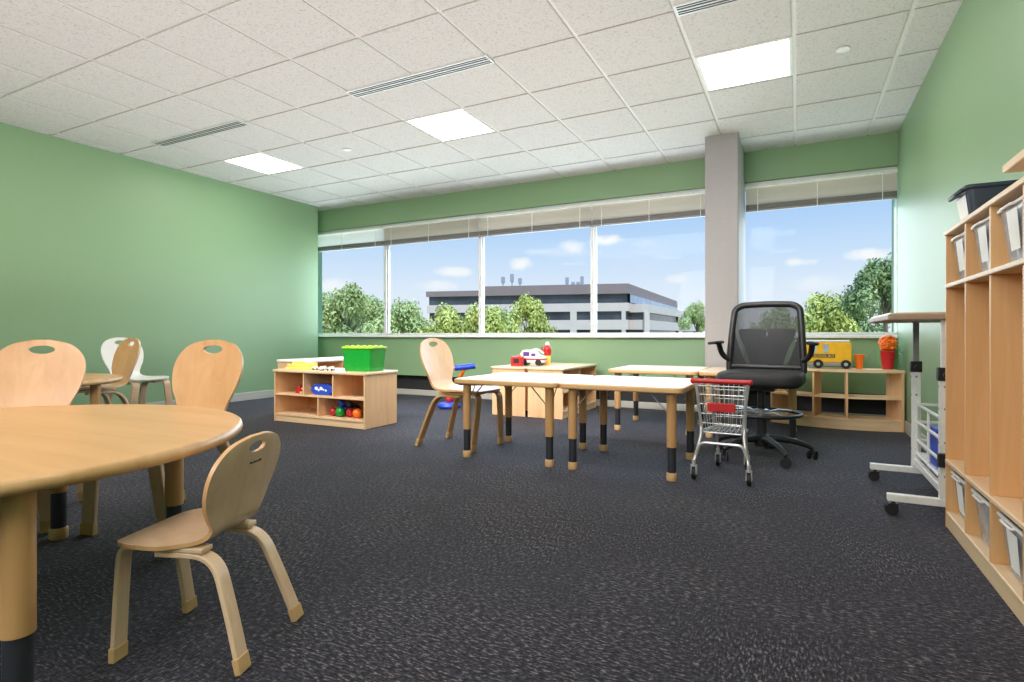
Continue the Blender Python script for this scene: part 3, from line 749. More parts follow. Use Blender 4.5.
mb = MB(); zs = sorted(set(round(z, 4) for x, z in right)); v, f = [], []
for z in zs:
    w_ = max(x for x, zz in right if abs(zz - z) < 1e-3)
    for j in range(13): u = -1 + 2 * j / 12; v.append(bpt(u * w_, z))
for i in range(len(zs) - 1):
    for j in range(12): f.append((i * 13 + j, i * 13 + j + 1, (i + 1) * 13 + j + 1, (i + 1) * 13 + j))
mb.add(v, f); mb.build('backrest_mesh', 'mesh', bf, 60)
mb = MB()
def bslab(poly, off, th=.008):
    front = [bpt(x, z) for x, z in poly]; fr = [(p[0], p[1] - off, p[2]) for p in front]; bk = [(p[0], p[1] - off - th, p[2]) for p in front]; n = len(fr)
    mb.add(fr + bk, [tuple(range(n)), tuple(reversed(range(n, 2 * n)))] + [(i, (i + 1) % n, n + (i + 1) % n, n + i) for i in range(n)])
for s in (-1, 1):
    bslab([(s * .004, .57), (s * .10, .57), (s * .12, .66), (s * .145, .74), (s * .175, .80), (s * .19, .86), (s * .18, .875), (s * .02, .875), (s * .004, .86)], .022)
    bslab([(s * .105, .57), (s * .235, .57), (s * .228, .80), (s * .215, .87), (s * .205, .82), (s * .185, .75), (s * .155, .665)], .022)
mb.bm.normal_update(); mb.build('lumbar_support', 'black', bf, 0)
mb = MB(); mb.tube([(0, -.10, .47), (0, -.24, .475), (0, -.315, .54), (0, -.325, .66), (0, -.325, .82)], .022, 10); mb.build('spine', 'black', t, 50)
for s in (-1, 1):
    mb = MB(); mb.tube(fillet([(s * .235, -.18, .655), (s * .265, -.17, .665), (s * .29, -.15, .70), (s * .30, -.12, .765)], .03, 4), [.02] * 2 + [.019] * 20 if 0 else .019, 10)
    ar = mb.build('armrest', 'black', t, 50)
    mb = MB(); mb.prism(rrect(-.034, .034, -.14, .14, .03, 6), 0, .02, 0, Matrix.Translation((s * .305, -.05, .765)) @ Matrix.Rotation(s * .12, 4, 'Y')); mb.build('arm_pad', 'seatb', ar, 40, .007, 3)

# ------------------------------------------------------------------ toy shopping cart (handle towards the camera)
t = thing('toy_shopping_cart', 'small chrome toy shopping cart with red handle beside the square table', 'toy cart', (-.385, 3.34, 0), face(.05, 1))
w = .14
mb = MB(); mb.cyl((-w - .012, -.01, .568), (w + .012, -.01, .568), .014, 16); mb.sphere((-w - .012, -.01, .568), .017); mb.sphere((w + .012, -.01, .568), .017); mb.build('handle', 'red', t, 50)
# basket corners: near (y 0) and far (y .36), bottoms narrower
def bk(fx, y, z):   # fx -1..1
    k = (z - .27) / (.54 - .27); ww = (.100 + .036 * k) * (1 - .22 * (y / .36))
    return (fx * ww, y + .03 * (1 - k) * (1 - y / .18), z)
mb = MB()
for z in (.27, .54):
    mb.tube([bk(-1, 0, z), bk(1, 0, z), bk(1, .36, z), bk(-1, .36, z)], .0042, 6, True)
for z in (.325, .38, .435, .49):
    mb.tube([bk(-1, 0, z), bk(1, 0, z), bk(1, .36, z), bk(-1, .36, z)], .0022, 5, True)
for i in range(8):
    fx = -1 + 2 * i / 7
    mb.tube([bk(fx, 0, .54), bk(fx, 0, .27), bk(fx, .36, .27), bk(fx, .36, .54)], .0021, 5)
for i in range(1, 6):
    y = .36 * i / 6
    mb.tube([bk(-1, y, .54), bk(-1, y, .27), bk(1, y, .27), bk(1, y, .54)], .0021, 5)
mb.build('basket', 'chrome', t, 60)
mb = MB(); mb.bb(-.075, .075, -.004, .008, .395, .445); mb.build('seat_flap', 'red', t, 0, .003)
mb = MB()
for s in (-1, 1):
    mb.tube(fillet([(s * w, -.01, .568), (s * .13, .0, .50), (s * .118, .05, .30), (s * .115, .03, .25), (s * .147, -.01, .10)], .03, 4), .0085, 10)
    mb.tube(fillet([(s * .115, .05, .275), (s * .10, .30, .262), (s * .085, .36, .22), (s * .085, .40, .115)], .03, 4), .0075, 10)
mb.tube(fillet([(-.139, .0, .13), (-.115, .0, .215), (.115, .0, .215), (.139, .0, .13)], .03, 4), .0085, 10)
mb.build('frame', 'chrome', t, 60)
for (x, y) in ((-.147, -.01), (.147, -.01), (-.085, .40), (.085, .40)):
    mb = MB(); mb.cyl((x, y, .075), (x, y, .115), .011, 10); mb.bb(x - .016, x - .011, y - .012, y + .018, .03, .082); mb.bb(x + .011, x + .016, y - .012, y + .018, .03, .082); mb.bb(x - .016, x + .016, y - .012, y + .018, .076, .084)
    ca = mb.build('caster', 'chrome', t, 30)
    mb = MB(); mb.cyl((x - .009, y + .005, .037), (x + .009, y + .005, .037), .036, 20); mb.build('wheel', 'rubber', ca, 40)

# ------------------------------------------------------------------ toys
# on the left shelf top
zt = .5005
t = thing('storage_bin', 'green plastic storage bin with lime lid on top of the left toy shelf', 'bin', (-3.575, 3.985, zt), math.radians(4))
def taper(mb, x0, y0, x1, y1, z0, z1, r=.015, mat=0):
    lo, hi = rrect(-x0, x0, -y0, y0, r, 4), rrect(-x1, x1, -y1, y1, r, 4); n = len(lo)
    return mb.add([(a, b, z0) for a, b in lo] + [(a, b, z1) for a, b in hi], [tuple(reversed(range(n))), tuple(range(n, 2 * n))] + [(i, (i + 1) % n, n + (i + 1) % n, n + i) for i in range(n)], mat)
mb = MB(); taper(mb, .145, .105, .162, .120, 0, .205); mb.build('tub', 'green', t, 40)
mb = MB(); mb.prism(rrect(-.170, .170, -.128, .128, .02), .205, .222)
for i in range(5):
    for j in range(3): mb.lathe([(.018, .222), (.018, .232), (.014, .234)], 14, 0, Matrix.Translation((-.132 + i * .066, -.08 + j * .08, 0)))
mb.build('lid', 'lime', t, 40, .003)
t = thing('toy_block_tray', 'pale yellow tray of toy blocks on the left end of the toy shelf', 'toy', (-4.30, 3.92, zt), math.radians(2))
mb = MB(); mb.bb(-.15, .15, -.075, .075, 0, .018); mb.build('tray', 'paleyellow', t, 0, .004)
mb = MB()
for i in range(6): mb.bb(-.135 + i * .047, -.095 + i * .047, -.06, -.02, .018, .045)
mb.bb(-.14, -.02, .0, .06, .018, .07); mb.bb(0.0, .14, .0, .06, .018, .06); mb.build('block', 'paleyellow', t, 0, .004)
xs = [(-4.06, 3.86), (-3.99, 3.90), (-3.95, 3.83), (-3.89, 3.90), (-3.85, 3.83)]
tm = None
cl = ['leftmost of the small white toy cars on the toy shelf beside the yellow tray', 'second small white toy car from the yellow tray on the toy shelf', 'third small white toy car from the yellow tray on the toy shelf', 'fourth small white toy car from the yellow tray on the toy shelf', 'small white toy car on the toy shelf nearest the green bin']
for k, (x, y) in enumerate(xs):
    if k == 0:
        tm = thing('toy_car', cl[0], 'toy car', (x, y, zt), .3, 'white toy cars on the toy shelf')
        mb = MB(); mb.bb(-.03, .03, -.013, .013, .008, .022); mb.prism([(-.022, .022), (.018, .022), (.010, .036), (-.014, .036)], -.012, .012, 0, Matrix.Rotation(PI / 2, 4, 'X')); mb.build('body', 'white', tm, 0, .002)
        for sx in (-.018, .018):
            mb = MB(); mb.cyl((sx, -.015, .009), (sx, .015, .009), .0088, 12); mb.build('wheel', 'black', tm, 40)
    else: dup(tm, (x, y, zt), .3 + k * .9, cl[k])
# in the left shelf cubbies: boards at z .271 and .080
t = thing('red_toy', 'red toy block beside the small doll in the upper left cubby', 'toy', (-4.28, 3.87, .2715))
mb = MB(); mb.bb(-.032, .032, -.025, .025, 0, .05); mb.sphere((0.0, 0, .055), .022); mb.build('body', 'red', t, 40, .006)
t = thing('doll', 'small tan doll in the upper left cubby of the toy shelf', 'doll', (-4.195, 3.86, .2715))
mb = MB(); mb.sphere((0, 0, .038), (.028, .024, .036)); mb.sphere((0, 0, .092), .025); mb.sphere((-.03, -.005, .045), (.016, .012, .012)); mb.sphere((.03, -.005, .045), (.016, .012, .012)); mb.sphere((-.014, -.03, .012), (.011, .024, .011)); mb.sphere((.014, -.03, .012), (.011, .024, .011)); mb.build('body', 'skin', t, 60)
mb = MB(); mb.sphere((0, .006, .103), (.026, .024, .019)); mb.build('hair', 'bark', t, 60)
t = thing('wipes_pack', 'blue and white wipes pack in the upper middle cubby of the toy shelf', 'pack', (-3.945, 3.87, .2715))
mb = MB(); mb.prism(fillet([(-.13, .04), (-.09, .0), (.09, .0), (.13, .04), (.13, .06), (.09, .10), (-.09, .10), (-.13, .06), (-.13, .04)], .025, 4)[:-1], -.055, .055, 0, Matrix.Rotation(PI / 2, 4, 'X')); mb.build('wrapper', 'blue', t, 40, .01)
mb = MB()
for x, z, a in ((-.06, .06, .03), (-.03, .045, .02), (.0, .06, .03), (.03, .05, .018), (.06, .045, .02)): mb.sphere((x, -.053, z), (a * .8, .006, a * .6), 10)
mb.build('print', 'paper', t, 60)
BALLS = [(-3.83, 3.86, .040, 'red', 0, 'red toy ball at the left of the ball pile in the lower right cubby'), (-3.735, 3.845, .045, 'green', 0, 'dark green toy ball in front in the lower right cubby'),
         (-3.78, 3.95, .05, 'blue', 0, 'blue toy ball behind in the lower right cubby'), (-3.635, 3.87, .042, 'red', 0, 'red toy ball next to the orange one in the lower right cubby'),
         (-3.535, 3.85, .043, 'orange', 0, 'orange toy ball at the right of the lower right cubby'), (-3.665, 3.965, .052, 'black', 0, 'black toy ball behind in the lower right cubby'), (-3.775, 3.90, .036, 'blue', .075, 'small blue toy ball on top of the pile in the lower right cubby'),
         (-3.68, 3.905, .034, 'navy', .075, 'small navy toy ball on top of the pile in the lower right cubby')]
for x, y, r, c, dz, l in BALLS:
    mb = MB(); mb.sphere((0, 0, r), r, 20); tag(mb.build('toy_ball', c, loc=(x, y, .0805 + dz)), l, 'toy ball', 'toy balls in the lower cubby')
# push toy behind the pale chair
t = thing('push_toy', 'blue and orange push toy on the floor behind the tall pale chair', 'toy', (-3.52, 5.32, 0))
mb = MB(); mb.lathe([(.125, .012), (.135, .03), (.12, .06), (.04, .075)], 28); mb.cyl((0, 0, .0), (0, 0, .014), .11, 24); mb.build('base', 'blue', t, 40)
mb = MB(); mb.sphere((0, 0, .10), (.045, .045, .05)); mb.build('hub', 'red', t, 60)
mb = MB(); mb.tube([(0, 0, .11), (.10, -.02, .26), (.235, -.05, .46)], .022, 10); mb.build('pole', 'orange', t, 60)
mb = MB(); mb.tube([(.14, -.10, .465), (.24, -.05, .475), (.34, 0, .49)], .032, 10); mb.build('grip', 'blue', t, 60)
mb = MB(); mb.tube([(.07, -.135, .455), (.14, -.10, .465)], [.03, .02], 10); mb.build('grip_end', 'orange', t, 60)
# on the middle units: top z .505
zm = .5055
t = thing('toy_box', 'red toy box on the middle storage unit beside the toy pile', 'toy', (-2.63, 5.27, zm), .15)
mb = MB(); mb.bb(-.06, .06, -.045, .045, 0, .10); mb.build('body', 'red', t, 0, .006)
mb = MB(); mb.bb(-.03, .03, -.047, -.044, .03, .075); mb.build('window', 'black', t, 0)
mb = MB(); mb.lathe([(.02, .1), (.02, .112), (.012, .116)], 14, 0, Matrix.Translation((.02, 0, 0))); mb.build('knob', 'orange', t, 40)
t = thing('toy_vehicle', 'white and purple toy vehicle on the middle storage unit behind the red box', 'toy', (-2.52, 5.42, zm), .1)
mb = MB(); mb.prism([(-.13, .03), (.13, .03), (.135, .09), (.07, .115), (.03, .16), (-.10, .165), (-.13, .12)], -.06, .06, 0, Matrix.Rotation(PI / 2, 4, 'X')); mb.build('body', 'white', t, 0, .012)
mb = MB(); mb.bb(-.09, -.02, -.064, .064, .10, .145); mb.bb(0, .05, -.064, .064, .10, .13); mb.build('window', 'purple', t, 0, .004)
mb = MB(); mb.bb(-.134, .137, -.063, .063, .06, .075); mb.build('stripe', 'red', t, 0)
for x in (-.08, .08):
    mb = MB(); mb.cyl((x, -.066, .034), (x, .066, .034), .034, 18); mb.build('wheel', 'black', t, 40)
mb = MB(); mb.tube(fillet([(-.02, 0, .16), (.05, 0, .18), (.12, 0, .13)], .05, 5), .009, 8); mb.build('roof_bar', 'white', t, 60)
t = thing('toy_bottle', 'red and yellow toy bottle with white cap on the middle storage unit', 'toy bottle', (-2.43, 5.60, zm))
mb = MB(); mb.lathe([(.030, 0), (.034, .008), (.034, .085), (.030, .10)], 18); mb.build('body', 'paleyellow', t, 40)
mb = MB(); mb.lathe([(.031, .10), (.042, .12), (.044, .17), (.036, .20), (.018, .215)], 18); mb.tube([(-.03, 0, .15), (-.07, 0, .17), (-.06, 0, .20)], .009, 8); mb.build('head', 'red', t, 40)
mb = MB(); mb.lathe([(.022, .215), (.022, .235), (.012, .25)], 14); mb.build('cap', 'white', t, 40)
t = thing('toy_tray', 'white toy tray on the open shelf of the middle storage unit', 'toy', (-2.20, 5.33, .2715), .1)
mb = MB(); taper(mb, .07, .09, .08, .10, 0, .06); mb.build('tub', 'white', t, 40)
mb = MB(); mb.sphere((0, .02, .075), (.05, .05, .03)); mb.build('toy', 'grey', t, 60)
# school bus on the curved shelf, nose to the left
zc = .5305
t = thing('toy_bus', 'yellow toy school bus on the curved shelf', 'toy bus', (.205, 5.82, zc), math.radians(-2))
t.scale = (1.1, 1.05, 1.1)
mb = MB(); side = [(-.20, .045), (.20, .045), (.20, .215), (.185, .228), (-.10, .228), (-.10, .12), (-.165, .11), (-.20, .09)]
RX = Matrix.Rotation(PI / 2, 4, 'X')
mb.prism([(-.155, .05), (.20, .05), (.20, .205), (.19, .215), (-.13, .215), (-.155, .12)], -.075, .075, 0, RX); mb.build('body', 'yellow', t, 0, .008)
mb = MB(); mb.bb(-.21, .19, -.078, .078, .215, .230); mb.build('roof', 'paper', t, 0, .006)
mb = MB(); mb.bb(-.20, -.157, -.07, .07, .10, .212); mb.build('windshield', 'black', t, 0, .004)
mb = MB(); mb.bb(-.215, -.15, -.07, .07, .05, .10); mb.build('hood', 'red', t, 0, .008)
mb = MB(); mb.bb(-.21, .205, -.074, .074, .022, .05); mb.build('chassis', 'grey', t, 0, .004)
for a, b in ((-.09, -.045), (.0, .04)):
    mb = MB(); mb.bb(a, b, -.0765, .0765, .125, .20); mb.build('window', 'bin_content', t, 0, .003)
mb = MB(); mb.bb(-.075, .085, -.078, .078, .088, .116); sg = mb.build('sign_strip', 'bark', t, 0)
text_mesh('lettering', 'SCHOOL BUS', .024, 'paleyellow', Matrix.Translation((.005, -.0785, .1015)) @ RX, sg)
for x in (-.035, .16):
    mb = MB(); mb.cyl((x, -.083, .036), (x, .083, .036), .036 if x > 0 else .0365, 22); wh = mb.build('wheel', 'rubber', t, 40)
    mb = MB(); mb.cyl((x, -.086, .036), (x, -.082, .036), .014, 14); mb.build('hubcap', 'zinc', wh, 40)
mb = MB(); mb.cyl((-.16, -.05, .03), (-.16, .05, .03), .0295, 16); mb.build('wheel', 'rubber', t, 40)
t = thing('toy_cup', 'small orange toy cup standing behind the yellow toy bus', 'toy cup', (.485, 5.81, zc))
mb = MB(); mb.lathe([(.026, 0), (.030, .06), (.040, .115), (.044, .12), (.044, .128), (1e-4, .13)], 18); mb.build('body', 'orange', t, 40)
t = thing('flower_pot', 'red pot filled with orange paper flowers on the curved shelf', 'pot', (.70, 5.84, zc))
mb = MB(); mb.lathe([(.040, 0), (.042, .004), (.056, .145), (.060, .148), (.060, .160), (1e-4, .160)], 24); mb.build('pot', 'red', t, 40)
mb = MB()
rr = random.Random(3)
for i in range(70):
    a, z = rr.random() * 2 * PI, rr.uniform(-.7, 1); s_ = math.sqrt(max(0, 1 - z * z)); c = Vector((s_ * math.cos(a) * .055, s_ * math.sin(a) * .055, .225 + z * .065))
    mb.sphere(c, (.020, .020, .014), 8)
mb.sphere((0, 0, .215), (.055, .055, .06), 14)
mb.build('flowers', 'orange', t, 60)
mb = MB()
for i in range(9):
    a = rr.uniform(-2.6, .3); L = rr.uniform(.12, .2); c_, s_ = math.cos(a) * .6 + (.6 if i % 2 else -.9), .05
    mb.tube([(0, .03, .13), (c_ * L * .5, .07, .15 + rr.uniform(0, .05)), (c_ * L, .09, .10 + rr.uniform(-.06, .1))], .0022, 5)
mb.build('stems', 'foliage_pot', t, 60)
mb = MB(); mb.prism(rrect(-.075, .075, 0, .25, .06), -.004, .004, 0, Matrix.Translation((.755, 6.085, zc)) @ Matrix.Rotation(math.radians(-75), 4, 'X') @ Matrix.Rotation(PI, 4, 'X') @ Matrix.Diagonal((1, -1, 1, 1)) if 0 else Matrix.Translation((.715, 5.93, zc + .0015)) @ Matrix.Rotation(math.radians(82), 4, 'X'))
tag(mb.build('play_board', 'foliage_pot', None, 0, .002), 'grey-green rounded board leaning behind the red flower pot', 'board')

# ------------------------------------------------------------------ outside
GZ = -9.0
def P(u, t, v=None):
    a = (u - 512) / FPX; S, C = math.sin(YAW), math.cos(YAW)
    return Vector(((-S + a * C) * t, (C + a * S) * t, H + ((335 - v) / FPX * t if v is not None else 0)))
mb = MB(); mb.add([(-600, 12, GZ), (500, 12, GZ), (500, 900, GZ), (-600, 900, GZ)], [(0, 1, 2, 3)]); struct(mb.build('ground', 'lawn', smooth=0))
mb = MB(); v, f = [], []
rr = random.Random(11); n = 160
for i in range(n + 1):
    x = -480 + 900 * i / n; h_ = -.5 + 2.0 * rr.random()
    v += [(x, 420, GZ), (x, 418, h_)]
for i in range(n): f.append((2 * i, 2 * i + 2, 2 * i + 3, 2 * i + 1))
mb.add(v, f); tag(mb.build('distant_treeline', 'leafc', smooth=0), 'low green line of distant woods on the horizon', 'treeline', None, 'stuff')

# office building
t = thing('office_building', 'low grey office building with dark window bands across the street', 'building', (0, 0, 0))
A = P(628, 110); B = P(427, 120); Cc = P(677, 168); A2 = Vector((A.x, A.y)); B2 = Vector((B.x, B.y)); C2 = Vector((Cc.x, Cc.y)); D2 = B2 + (C2 - A2)
def quad(o, ext=0.0):
    ctr = (A2 + B2 + C2 + D2) / 4
    return [tuple(p + (p - ctr).normalized() * ext + Vector((0, 0))) for p in (B2, A2, C2, D2)]
def ring(zs, ext, nm, mt): mb = MB(); mb.prism(quad(0, ext), *zs); return mb.build(nm, mt, t, 0)
ring((9.0, 10.15), .25, 'roof_fascia', 'fascia')
mid = A2 + (B2 - A2) * .70
mb = MB(); mb.prism([tuple(mid + (A2 - B2).normalized() * 0), tuple(A2), tuple(C2), tuple(C2 + (mid - A2))], 9.0, 11.0); mb.build('roof_parapet', 'fascia', t, 0)
ring((7.2, 9.0), -.5, 'window_band', 'bglass')
ring((5.55, 7.2), .0, 'concrete_band', 'conc')
ring((3.85, 5.55), -.6, 'window_band', 'bglass')
ring((1.9, 3.85), .0, 'concrete_band', 'conc')
ring((.2, 1.9), -.6, 'window_band', 'bglass')
ring((-1.7, .2), .0, 'concrete_band', 'conc')
ring((-3.4, -1.7), -.6, 'window_band', 'bglass')
ring((-5.3, -3.4), .0, 'concrete_band', 'conc')
ring((-7.2, -5.3), -.6, 'window_band', 'bglass')
ring((GZ, -7.2), .0, 'concrete_band', 'conc')
# reflective glazing on the right face, upper storey
dr = (C2 - A2).normalized(); nr = Vector((dr.y, -dr.x))
q0, q1 = A2 + dr * 1.5 + nr * .1, A2 + dr * ((C2 - A2).length - .5) + nr * .1
mb = MB(); mb.add([(q0.x, q0.y, 7.3), (q1.x, q1.y, 7.3), (q1.x, q1.y, 9.0), (q0.x, q0.y, 9.0)], [(0, 1, 2, 3)]); mb.build('glazing', 'bglassb', t, 0)
# lower storeys step out on the right
E2, F2 = A2 + dr * 2 + nr * 3.2, C2 + nr * 6.0
for z0, z1, ext, mt, nm in ((5.35, 7.0, 0, 'conc', 'concrete_band'), (3.85, 5.35, -.5, 'bglass', 'window_band'), (1.9, 3.85, 0, 'conc', 'concrete_band'), (.2, 1.9, -.5, 'bglass', 'window_band'), (GZ, .2, 0, 'conc', 'concrete_band')):
    a_, b_ = E2 + nr * ext - dr * ext, F2 + nr * ext
    mb = MB(); mb.prism([tuple(A2 + dr * (2 - ext) - nr * .5), tuple(a_), tuple(b_), tuple(C2 - nr * .5)], z0, z1); mb.build(nm, mt, t, 0)
df = (A2 - B2).normalized(); nf = Vector((df.y, -df.x))
for s, w_ in ((.02, .8), (.16, 1.3), (.255, 1.3), (.5, 1.0), (.75, 1.0)):
    p = A2 + (B2 - A2) * s; q = [p + nf * .02 - df * w_ / 2, p + nf * .02 + df * w_ / 2, p - nf * .9 + df * w_ / 2, p - nf * .9 - df * w_ / 2]
    mb = MB(); mb.prism([tuple(k) for k in q], GZ, 5.6); mb.build('column', 'conc', t, 0)
for s in (.0, .55, .97):
    p = E2 + (F2 - E2) * s; mb = MB(); mb.box((p.x, p.y, (GZ + 5.4) / 2), (1.0, 1.0, 5.4 - GZ), YAW); mb.build('column', 'conc', t, 0)
for u, h_ in ((503, 2.2), (512, 2.8), (520, 1.9), (567, 2.4), (573, 1.4), (578, 1.4), (582, 2.6)):
    tt = 118 if u < 540 else 121
    p = P(u, tt); mb = MB(); mb.cyl((p.x, p.y, 10.2), (p.x, p.y, 10.9 + h_), .12, 8); mb.bb(p.x - .3, p.x + .3, p.y - .3, p.y + .3, 10.9 + h_ * .4, 10.9 + h_); mb.build('roof_antenna', 'grey', t, 0)

# trees
def crown_mesh(seed, nl, blobs, size):
    r = random.Random(seed); mb = MB(); v, f = [], []
    for i in range(nl):
        c, R = blobs[r.randrange(len(blobs))]
        d = Vector((r.gauss(0, 1), r.gauss(0, 1), r.gauss(0, 1))).normalized(); p = Vector(c) + d * R * (r.random() ** .35)
        nrm = (d + Vector((r.gauss(0, .6), r.gauss(0, .6), r.gauss(0, .6) + .5))).normalized(); a = nrm.orthogonal().normalized(); a = Quaternion(nrm, r.random() * 6.28) @ a; b = nrm.cross(a)
        s = size * r.uniform(.6, 1.3); k = len(v)
        v += [p - a * s, p - b * s * .55, p + a * s, p + b * s * .55]; f.append((k, k + 1, k + 2, k + 3))
    return v, f
def blobs_for(seed, spread, hgt, n):
    r = random.Random(seed); out = []
    for i in range(n):
        z = r.random() ** .8; a = r.random() * 6.28; w_ = spread * (1 - .75 * z ** 1.6) * math.sqrt(r.random())
        out.append(((w_ * math.cos(a), w_ * math.sin(a), hgt * z), spread * r.uniform(.22, .36)))
    return out
protos = {}
def tree(kind, label, u, t, vtop, half_px, mt):
    zt_ = P(u, t, vtop).z; p = P(u, t); R = half_px / FPX * t
    key = (kind, mt); hgt = 1.0
    if key not in protos:
        bl = blobs_for(kind, 1.0, 1.0, 20); V, F_ = crown_mesh(kind, 6500, bl, .046)
        m1 = MB(); m1.add(V, F_); zmax = max(x.z for x in V); c = m1.build('crown', mt, None, 0)
        m2 = MB(); m2.tube([(0, 0, -3), (.02, 0, -.6), (.0, .03, .1), (.05, 0, .7)], [.12, .10, .07, .02], 8)
        rr = random.Random(kind)
        for i in range(6): a = rr.random() * 6.28; m2.tube([(0, 0, .0 + .08 * i), (.4 * math.cos(a), .4 * math.sin(a), .35 + .08 * i), (.7 * math.cos(a), .7 * math.sin(a), .5 + .09 * i)], [.05, .03, .01], 6)
        tr = m2.build('trunk', 'bark', None, 40)
        protos[key] = (c.data, tr.data, zmax); bpy.data.objects.remove(c); bpy.data.objects.remove(tr)
    cm, tm_, zmax = protos[key]
    e = thing('tree', label, 'tree', (p.x, p.y, GZ), random.random() * 6.28, 'trees outside the windows')
    ch = max(R * 1.5, 3.2); base = zt_ - ch * zmax - GZ
    c = bpy.data.objects.new('crown', cm); COL.objects.link(c); c.parent = e; c.location = (0, 0, base); c.scale = (R, R, ch)
    k = bpy.data.objects.new('trunk', tm_); COL.objects.link(k); k.parent = e; k.location = (0, 0, base); k.scale = (R, R, max(base / 3, .1) if base / 3 > ch * .7 else ch * .8)
    k.scale = (R * .7, R * .7, base / 3)
    return e
TR = [(2, 'green tree filling the gap at the right of the first window', 366, 78, 292, 22, 'leafa'), (1, 'tall mid-green tree in the first window beside the left wall', 348, 40, 281, 34, 'leafa'), (2, 'green tree at the left edge of the first window', 318, 55, 288, 32, 'leafa'),
      (3, 'green tree in front of the first window mullion', 378, 64, 297, 26, 'leafa'), (2, 'rounded green tree in the second window, left of the building', 405, 48, 297, 32, 'leafa'),
      (1, 'bright green tree below the left end of the office building roof', 442, 37, 302, 36, 'leafb'), (3, 'bright green tree at the second window mullion', 482, 58, 301, 36, 'leafb'),
      (1, 'bushy green tree in front of the middle of the office building', 527, 39, 292, 30, 'leafb'), (2, 'low green tree in front of the dark office windows', 500, 70, 306, 26, 'leafa'), (3, 'green tree just left of the grey column, beyond the building', 697, 82, 300, 17, 'leafa'),
      (2, 'light green tree in the right window behind the office chair', 826, 42, 289, 38, 'leafb'), (1, 'green tree between the column and the office chair back', 775, 62, 304, 32, 'leafa'), (3, 'tall dark green tree at the right edge of the right window', 886, 34, 252, 36, 'leafc'),
      (1, 'dark green tree behind the light one in the right window', 858, 56, 288, 30, 'leafc'), (2, 'green tree beyond the column foot', 725, 95, 304, 20, 'leafa')]
for a in TR: tree(*a)

# ------------------------------------------------------------------ world
sc = bpy.context.scene
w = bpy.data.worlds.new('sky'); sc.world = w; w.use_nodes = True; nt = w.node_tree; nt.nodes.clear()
out = N(nt, 'ShaderNodeOutputWorld'); bg = N(nt, 'ShaderNodeBackground')
tc = N(nt, 'ShaderNodeTexCoord'); sep = N(nt, 'ShaderNodeSeparateXYZ'); nt.links.new(tc.outputs['Generated'], sep.inputs[0])
sky = ramp(nt, sep.outputs['Z'], [(0.0, srgb(238, 244, 252)), (0.08, srgb(224, 237, 253)), (0.14, srgb(200, 225, 253)), (0.22, srgb(166, 205, 250)), (0.32, srgb(140, 190, 247))])
az = N(nt, 'ShaderNodeMath', operation='ARCTAN2'); nt.links.new(sep.outputs['X'], az.inputs[0]); nt.links.new(sep.outputs['Y'], az.inputs[1])
nz = N(nt, 'ShaderNodeTexNoise', inp={'Scale': 26.0, 'Detail': 6.0, 'Roughness': 0.6}); nt.links.new(tc.outputs['Generated'], nz.inputs['Vector'])
CL = [(455, 272, 20, 6, .9), (437, 286, 22, 7, .7), (520, 264, 13, 7, 1), (574, 247, 14, 8, .8), (606, 240, 18, 6, 1), (678, 279, 10, 6, .75), (800, 262, 14, 4, .8), (868, 255, 22, 6, 1), (335, 285, 22, 8, .8), (820, 283, 30, 8, .4), (795, 262, 10, 5, .5), (565, 252, 40, 5, .3), (640, 255, 40, 20, .12)]
acc = None
for (u, v, su, sv, amp) in CL:
    d = P(u, 1.0, v) - Vector((0, 0, H)); d.normalize(); a0 = math.atan2(d.x, d.y); z0 = d.z
    kx, kz = FPX / su * 1.0, FPX / sv * 1.1
    def mth(op, a, b):
        n_ = N(nt, 'ShaderNodeMath', operation=op)
        for i, q in enumerate((a, b)):
            if q is None: continue
            if isinstance(q, (int, float)): n_.inputs[i].default_value = q
            else: nt.links.new(q, n_.inputs[i])
        return n_.outputs[0]
    dx = mth('MULTIPLY', mth('SUBTRACT', az.outputs[0], a0), kx); dz = mth('MULTIPLY', mth('SUBTRACT', sep.outputs['Z'], z0), kz)
    r2 = mth('ADD', mth('MULTIPLY', dx, dx), mth('MULTIPLY', dz, dz))
    g = mth('SUBTRACT', 1.0, r2); g = mth('ADD', g, mth('MULTIPLY', mth('SUBTRACT', nz.outputs['Fac'], .5), 3.4))
    mr = N(nt, 'ShaderNodeMapRange', inp={'From Min': -.1, 'From Max': 1.1, 'To Min': 0.0, 'To Max': amp}); nt.links.new(g, mr.inputs['Value'])
    lim = mth('LESS_THAN', r2, 3.0)
    val = mth('MULTIPLY', mr.outputs[0], lim)
    acc = val if acc is None else mth('MAXIMUM', acc, val)
mix = N(nt, 'ShaderNodeMix', data_type='RGBA'); nt.links.new(acc, mix.inputs[0]); nt.links.new(sky, mix.inputs[6]); mix.inputs[7].default_value = srgb(250, 252, 255)
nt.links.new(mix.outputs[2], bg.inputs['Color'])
st = N(nt, 'ShaderNodeMapRange', inp={'From Min': 0.26, 'From Max': 0.6, 'To Min': 1.0, 'To Max': 4.0}); nt.links.new(sep.outputs['Z'], st.inputs['Value'])
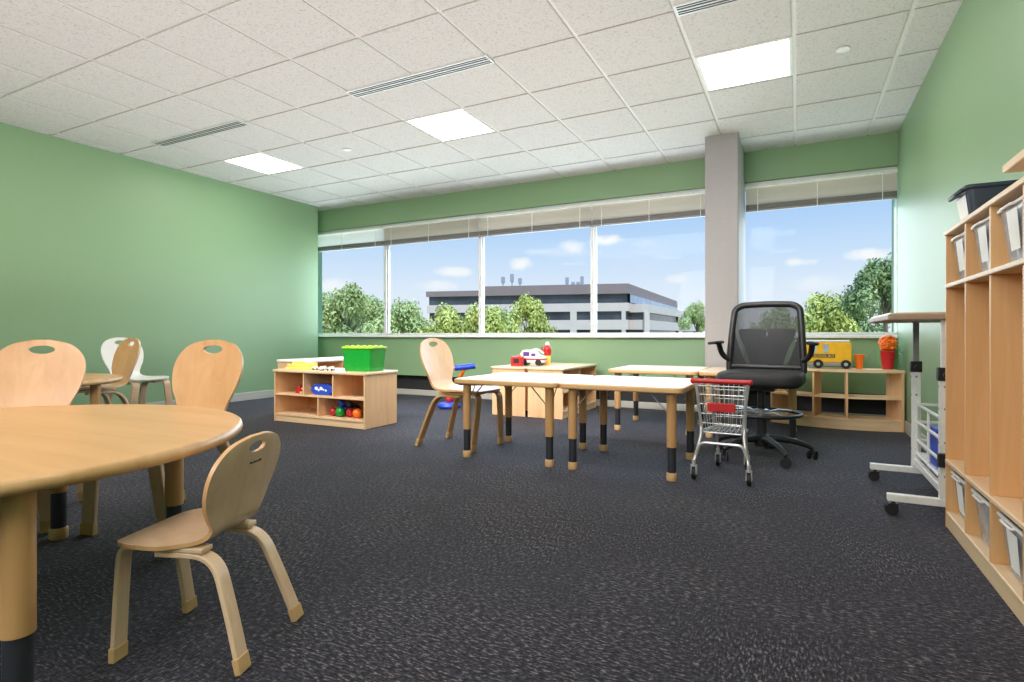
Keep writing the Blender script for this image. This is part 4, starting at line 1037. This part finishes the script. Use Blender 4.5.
nt.links.new(st.outputs[0], bg.inputs['Strength']); nt.links.new(bg.outputs[0], out.inputs[0])

def area(name, loc, rot, sx, sy, e, col=(1, 1, 1)):
    l = bpy.data.lights.new(name, 'AREA'); l.shape = 'RECTANGLE'; l.size = sx; l.size_y = sy; l.energy = e; l.color = col
    o = bpy.data.objects.new(name, l); COL.objects.link(o); o.location = loc; o.rotation_euler = rot; return o
s = bpy.data.lights.new('sun', 'SUN'); s.energy = 3.4; s.angle = .02; s.color = (1, .95, .86)
so = bpy.data.objects.new('sun', s); COL.objects.link(so); so.rotation_euler = (math.radians(38), 0, math.radians(-150 + 180 + 12))
area('rear_fill', (-1.6, -1.9, 1.9), (math.radians(112), 0, math.radians(8)), 2.2, 1.2, 95, (1, .95, .94))  # added fill lamp behind the camera, aimed forward and up
rf = area('room_fill', (-2.6, 2.35, 2.45), (math.radians(52), 0, 0), 4.5, .4, 45, (1, .96, .95)); rf.data.spread = math.radians(74)
area('ceiling_fill', (-2.6, 1.6, 1.15), (math.radians(180), 0, 0), 6.0, 6.0, 74, (1, .95, .95))  # added lamp facing up, brightens the ceiling
for a, b in WX:
    area('window_fill', ((a + b) / 2, 6.48, 1.46), (math.radians(-90), 0, 0), b - a - .08, 1.2, 18 if b > 0 else 31, (.86, .94, 1))  # added lamps outside the glass, strengthening the light from the windows

# ------------------------------------------------------------------ camera and look
cd = bpy.data.cameras.new('camera'); cam = bpy.data.objects.new('camera', cd); COL.objects.link(cam)
cam.location = (0, 0, H); cam.rotation_euler = (PI / 2, 0, YAW)
cd.sensor_width = 36; cd.lens = FPX / 1024 * 36; cd.shift_y = -6 / 1024; cd.clip_end = 2000; cd.clip_start = .02
sc.camera = cam
sc.view_settings.view_transform = 'Standard'; sc.view_settings.look = 'None'; sc.view_settings.exposure = 0.0
sc.cycles.use_denoising = True; sc.cycles.max_bounces = 10; sc.cycles.diffuse_bounces = 6; sc.cycles.transparent_max_bounces = 24
sc.cycles.caustics_reflective = False; sc.cycles.caustics_refractive = False; sc.cycles.sample_clamp_indirect = 8
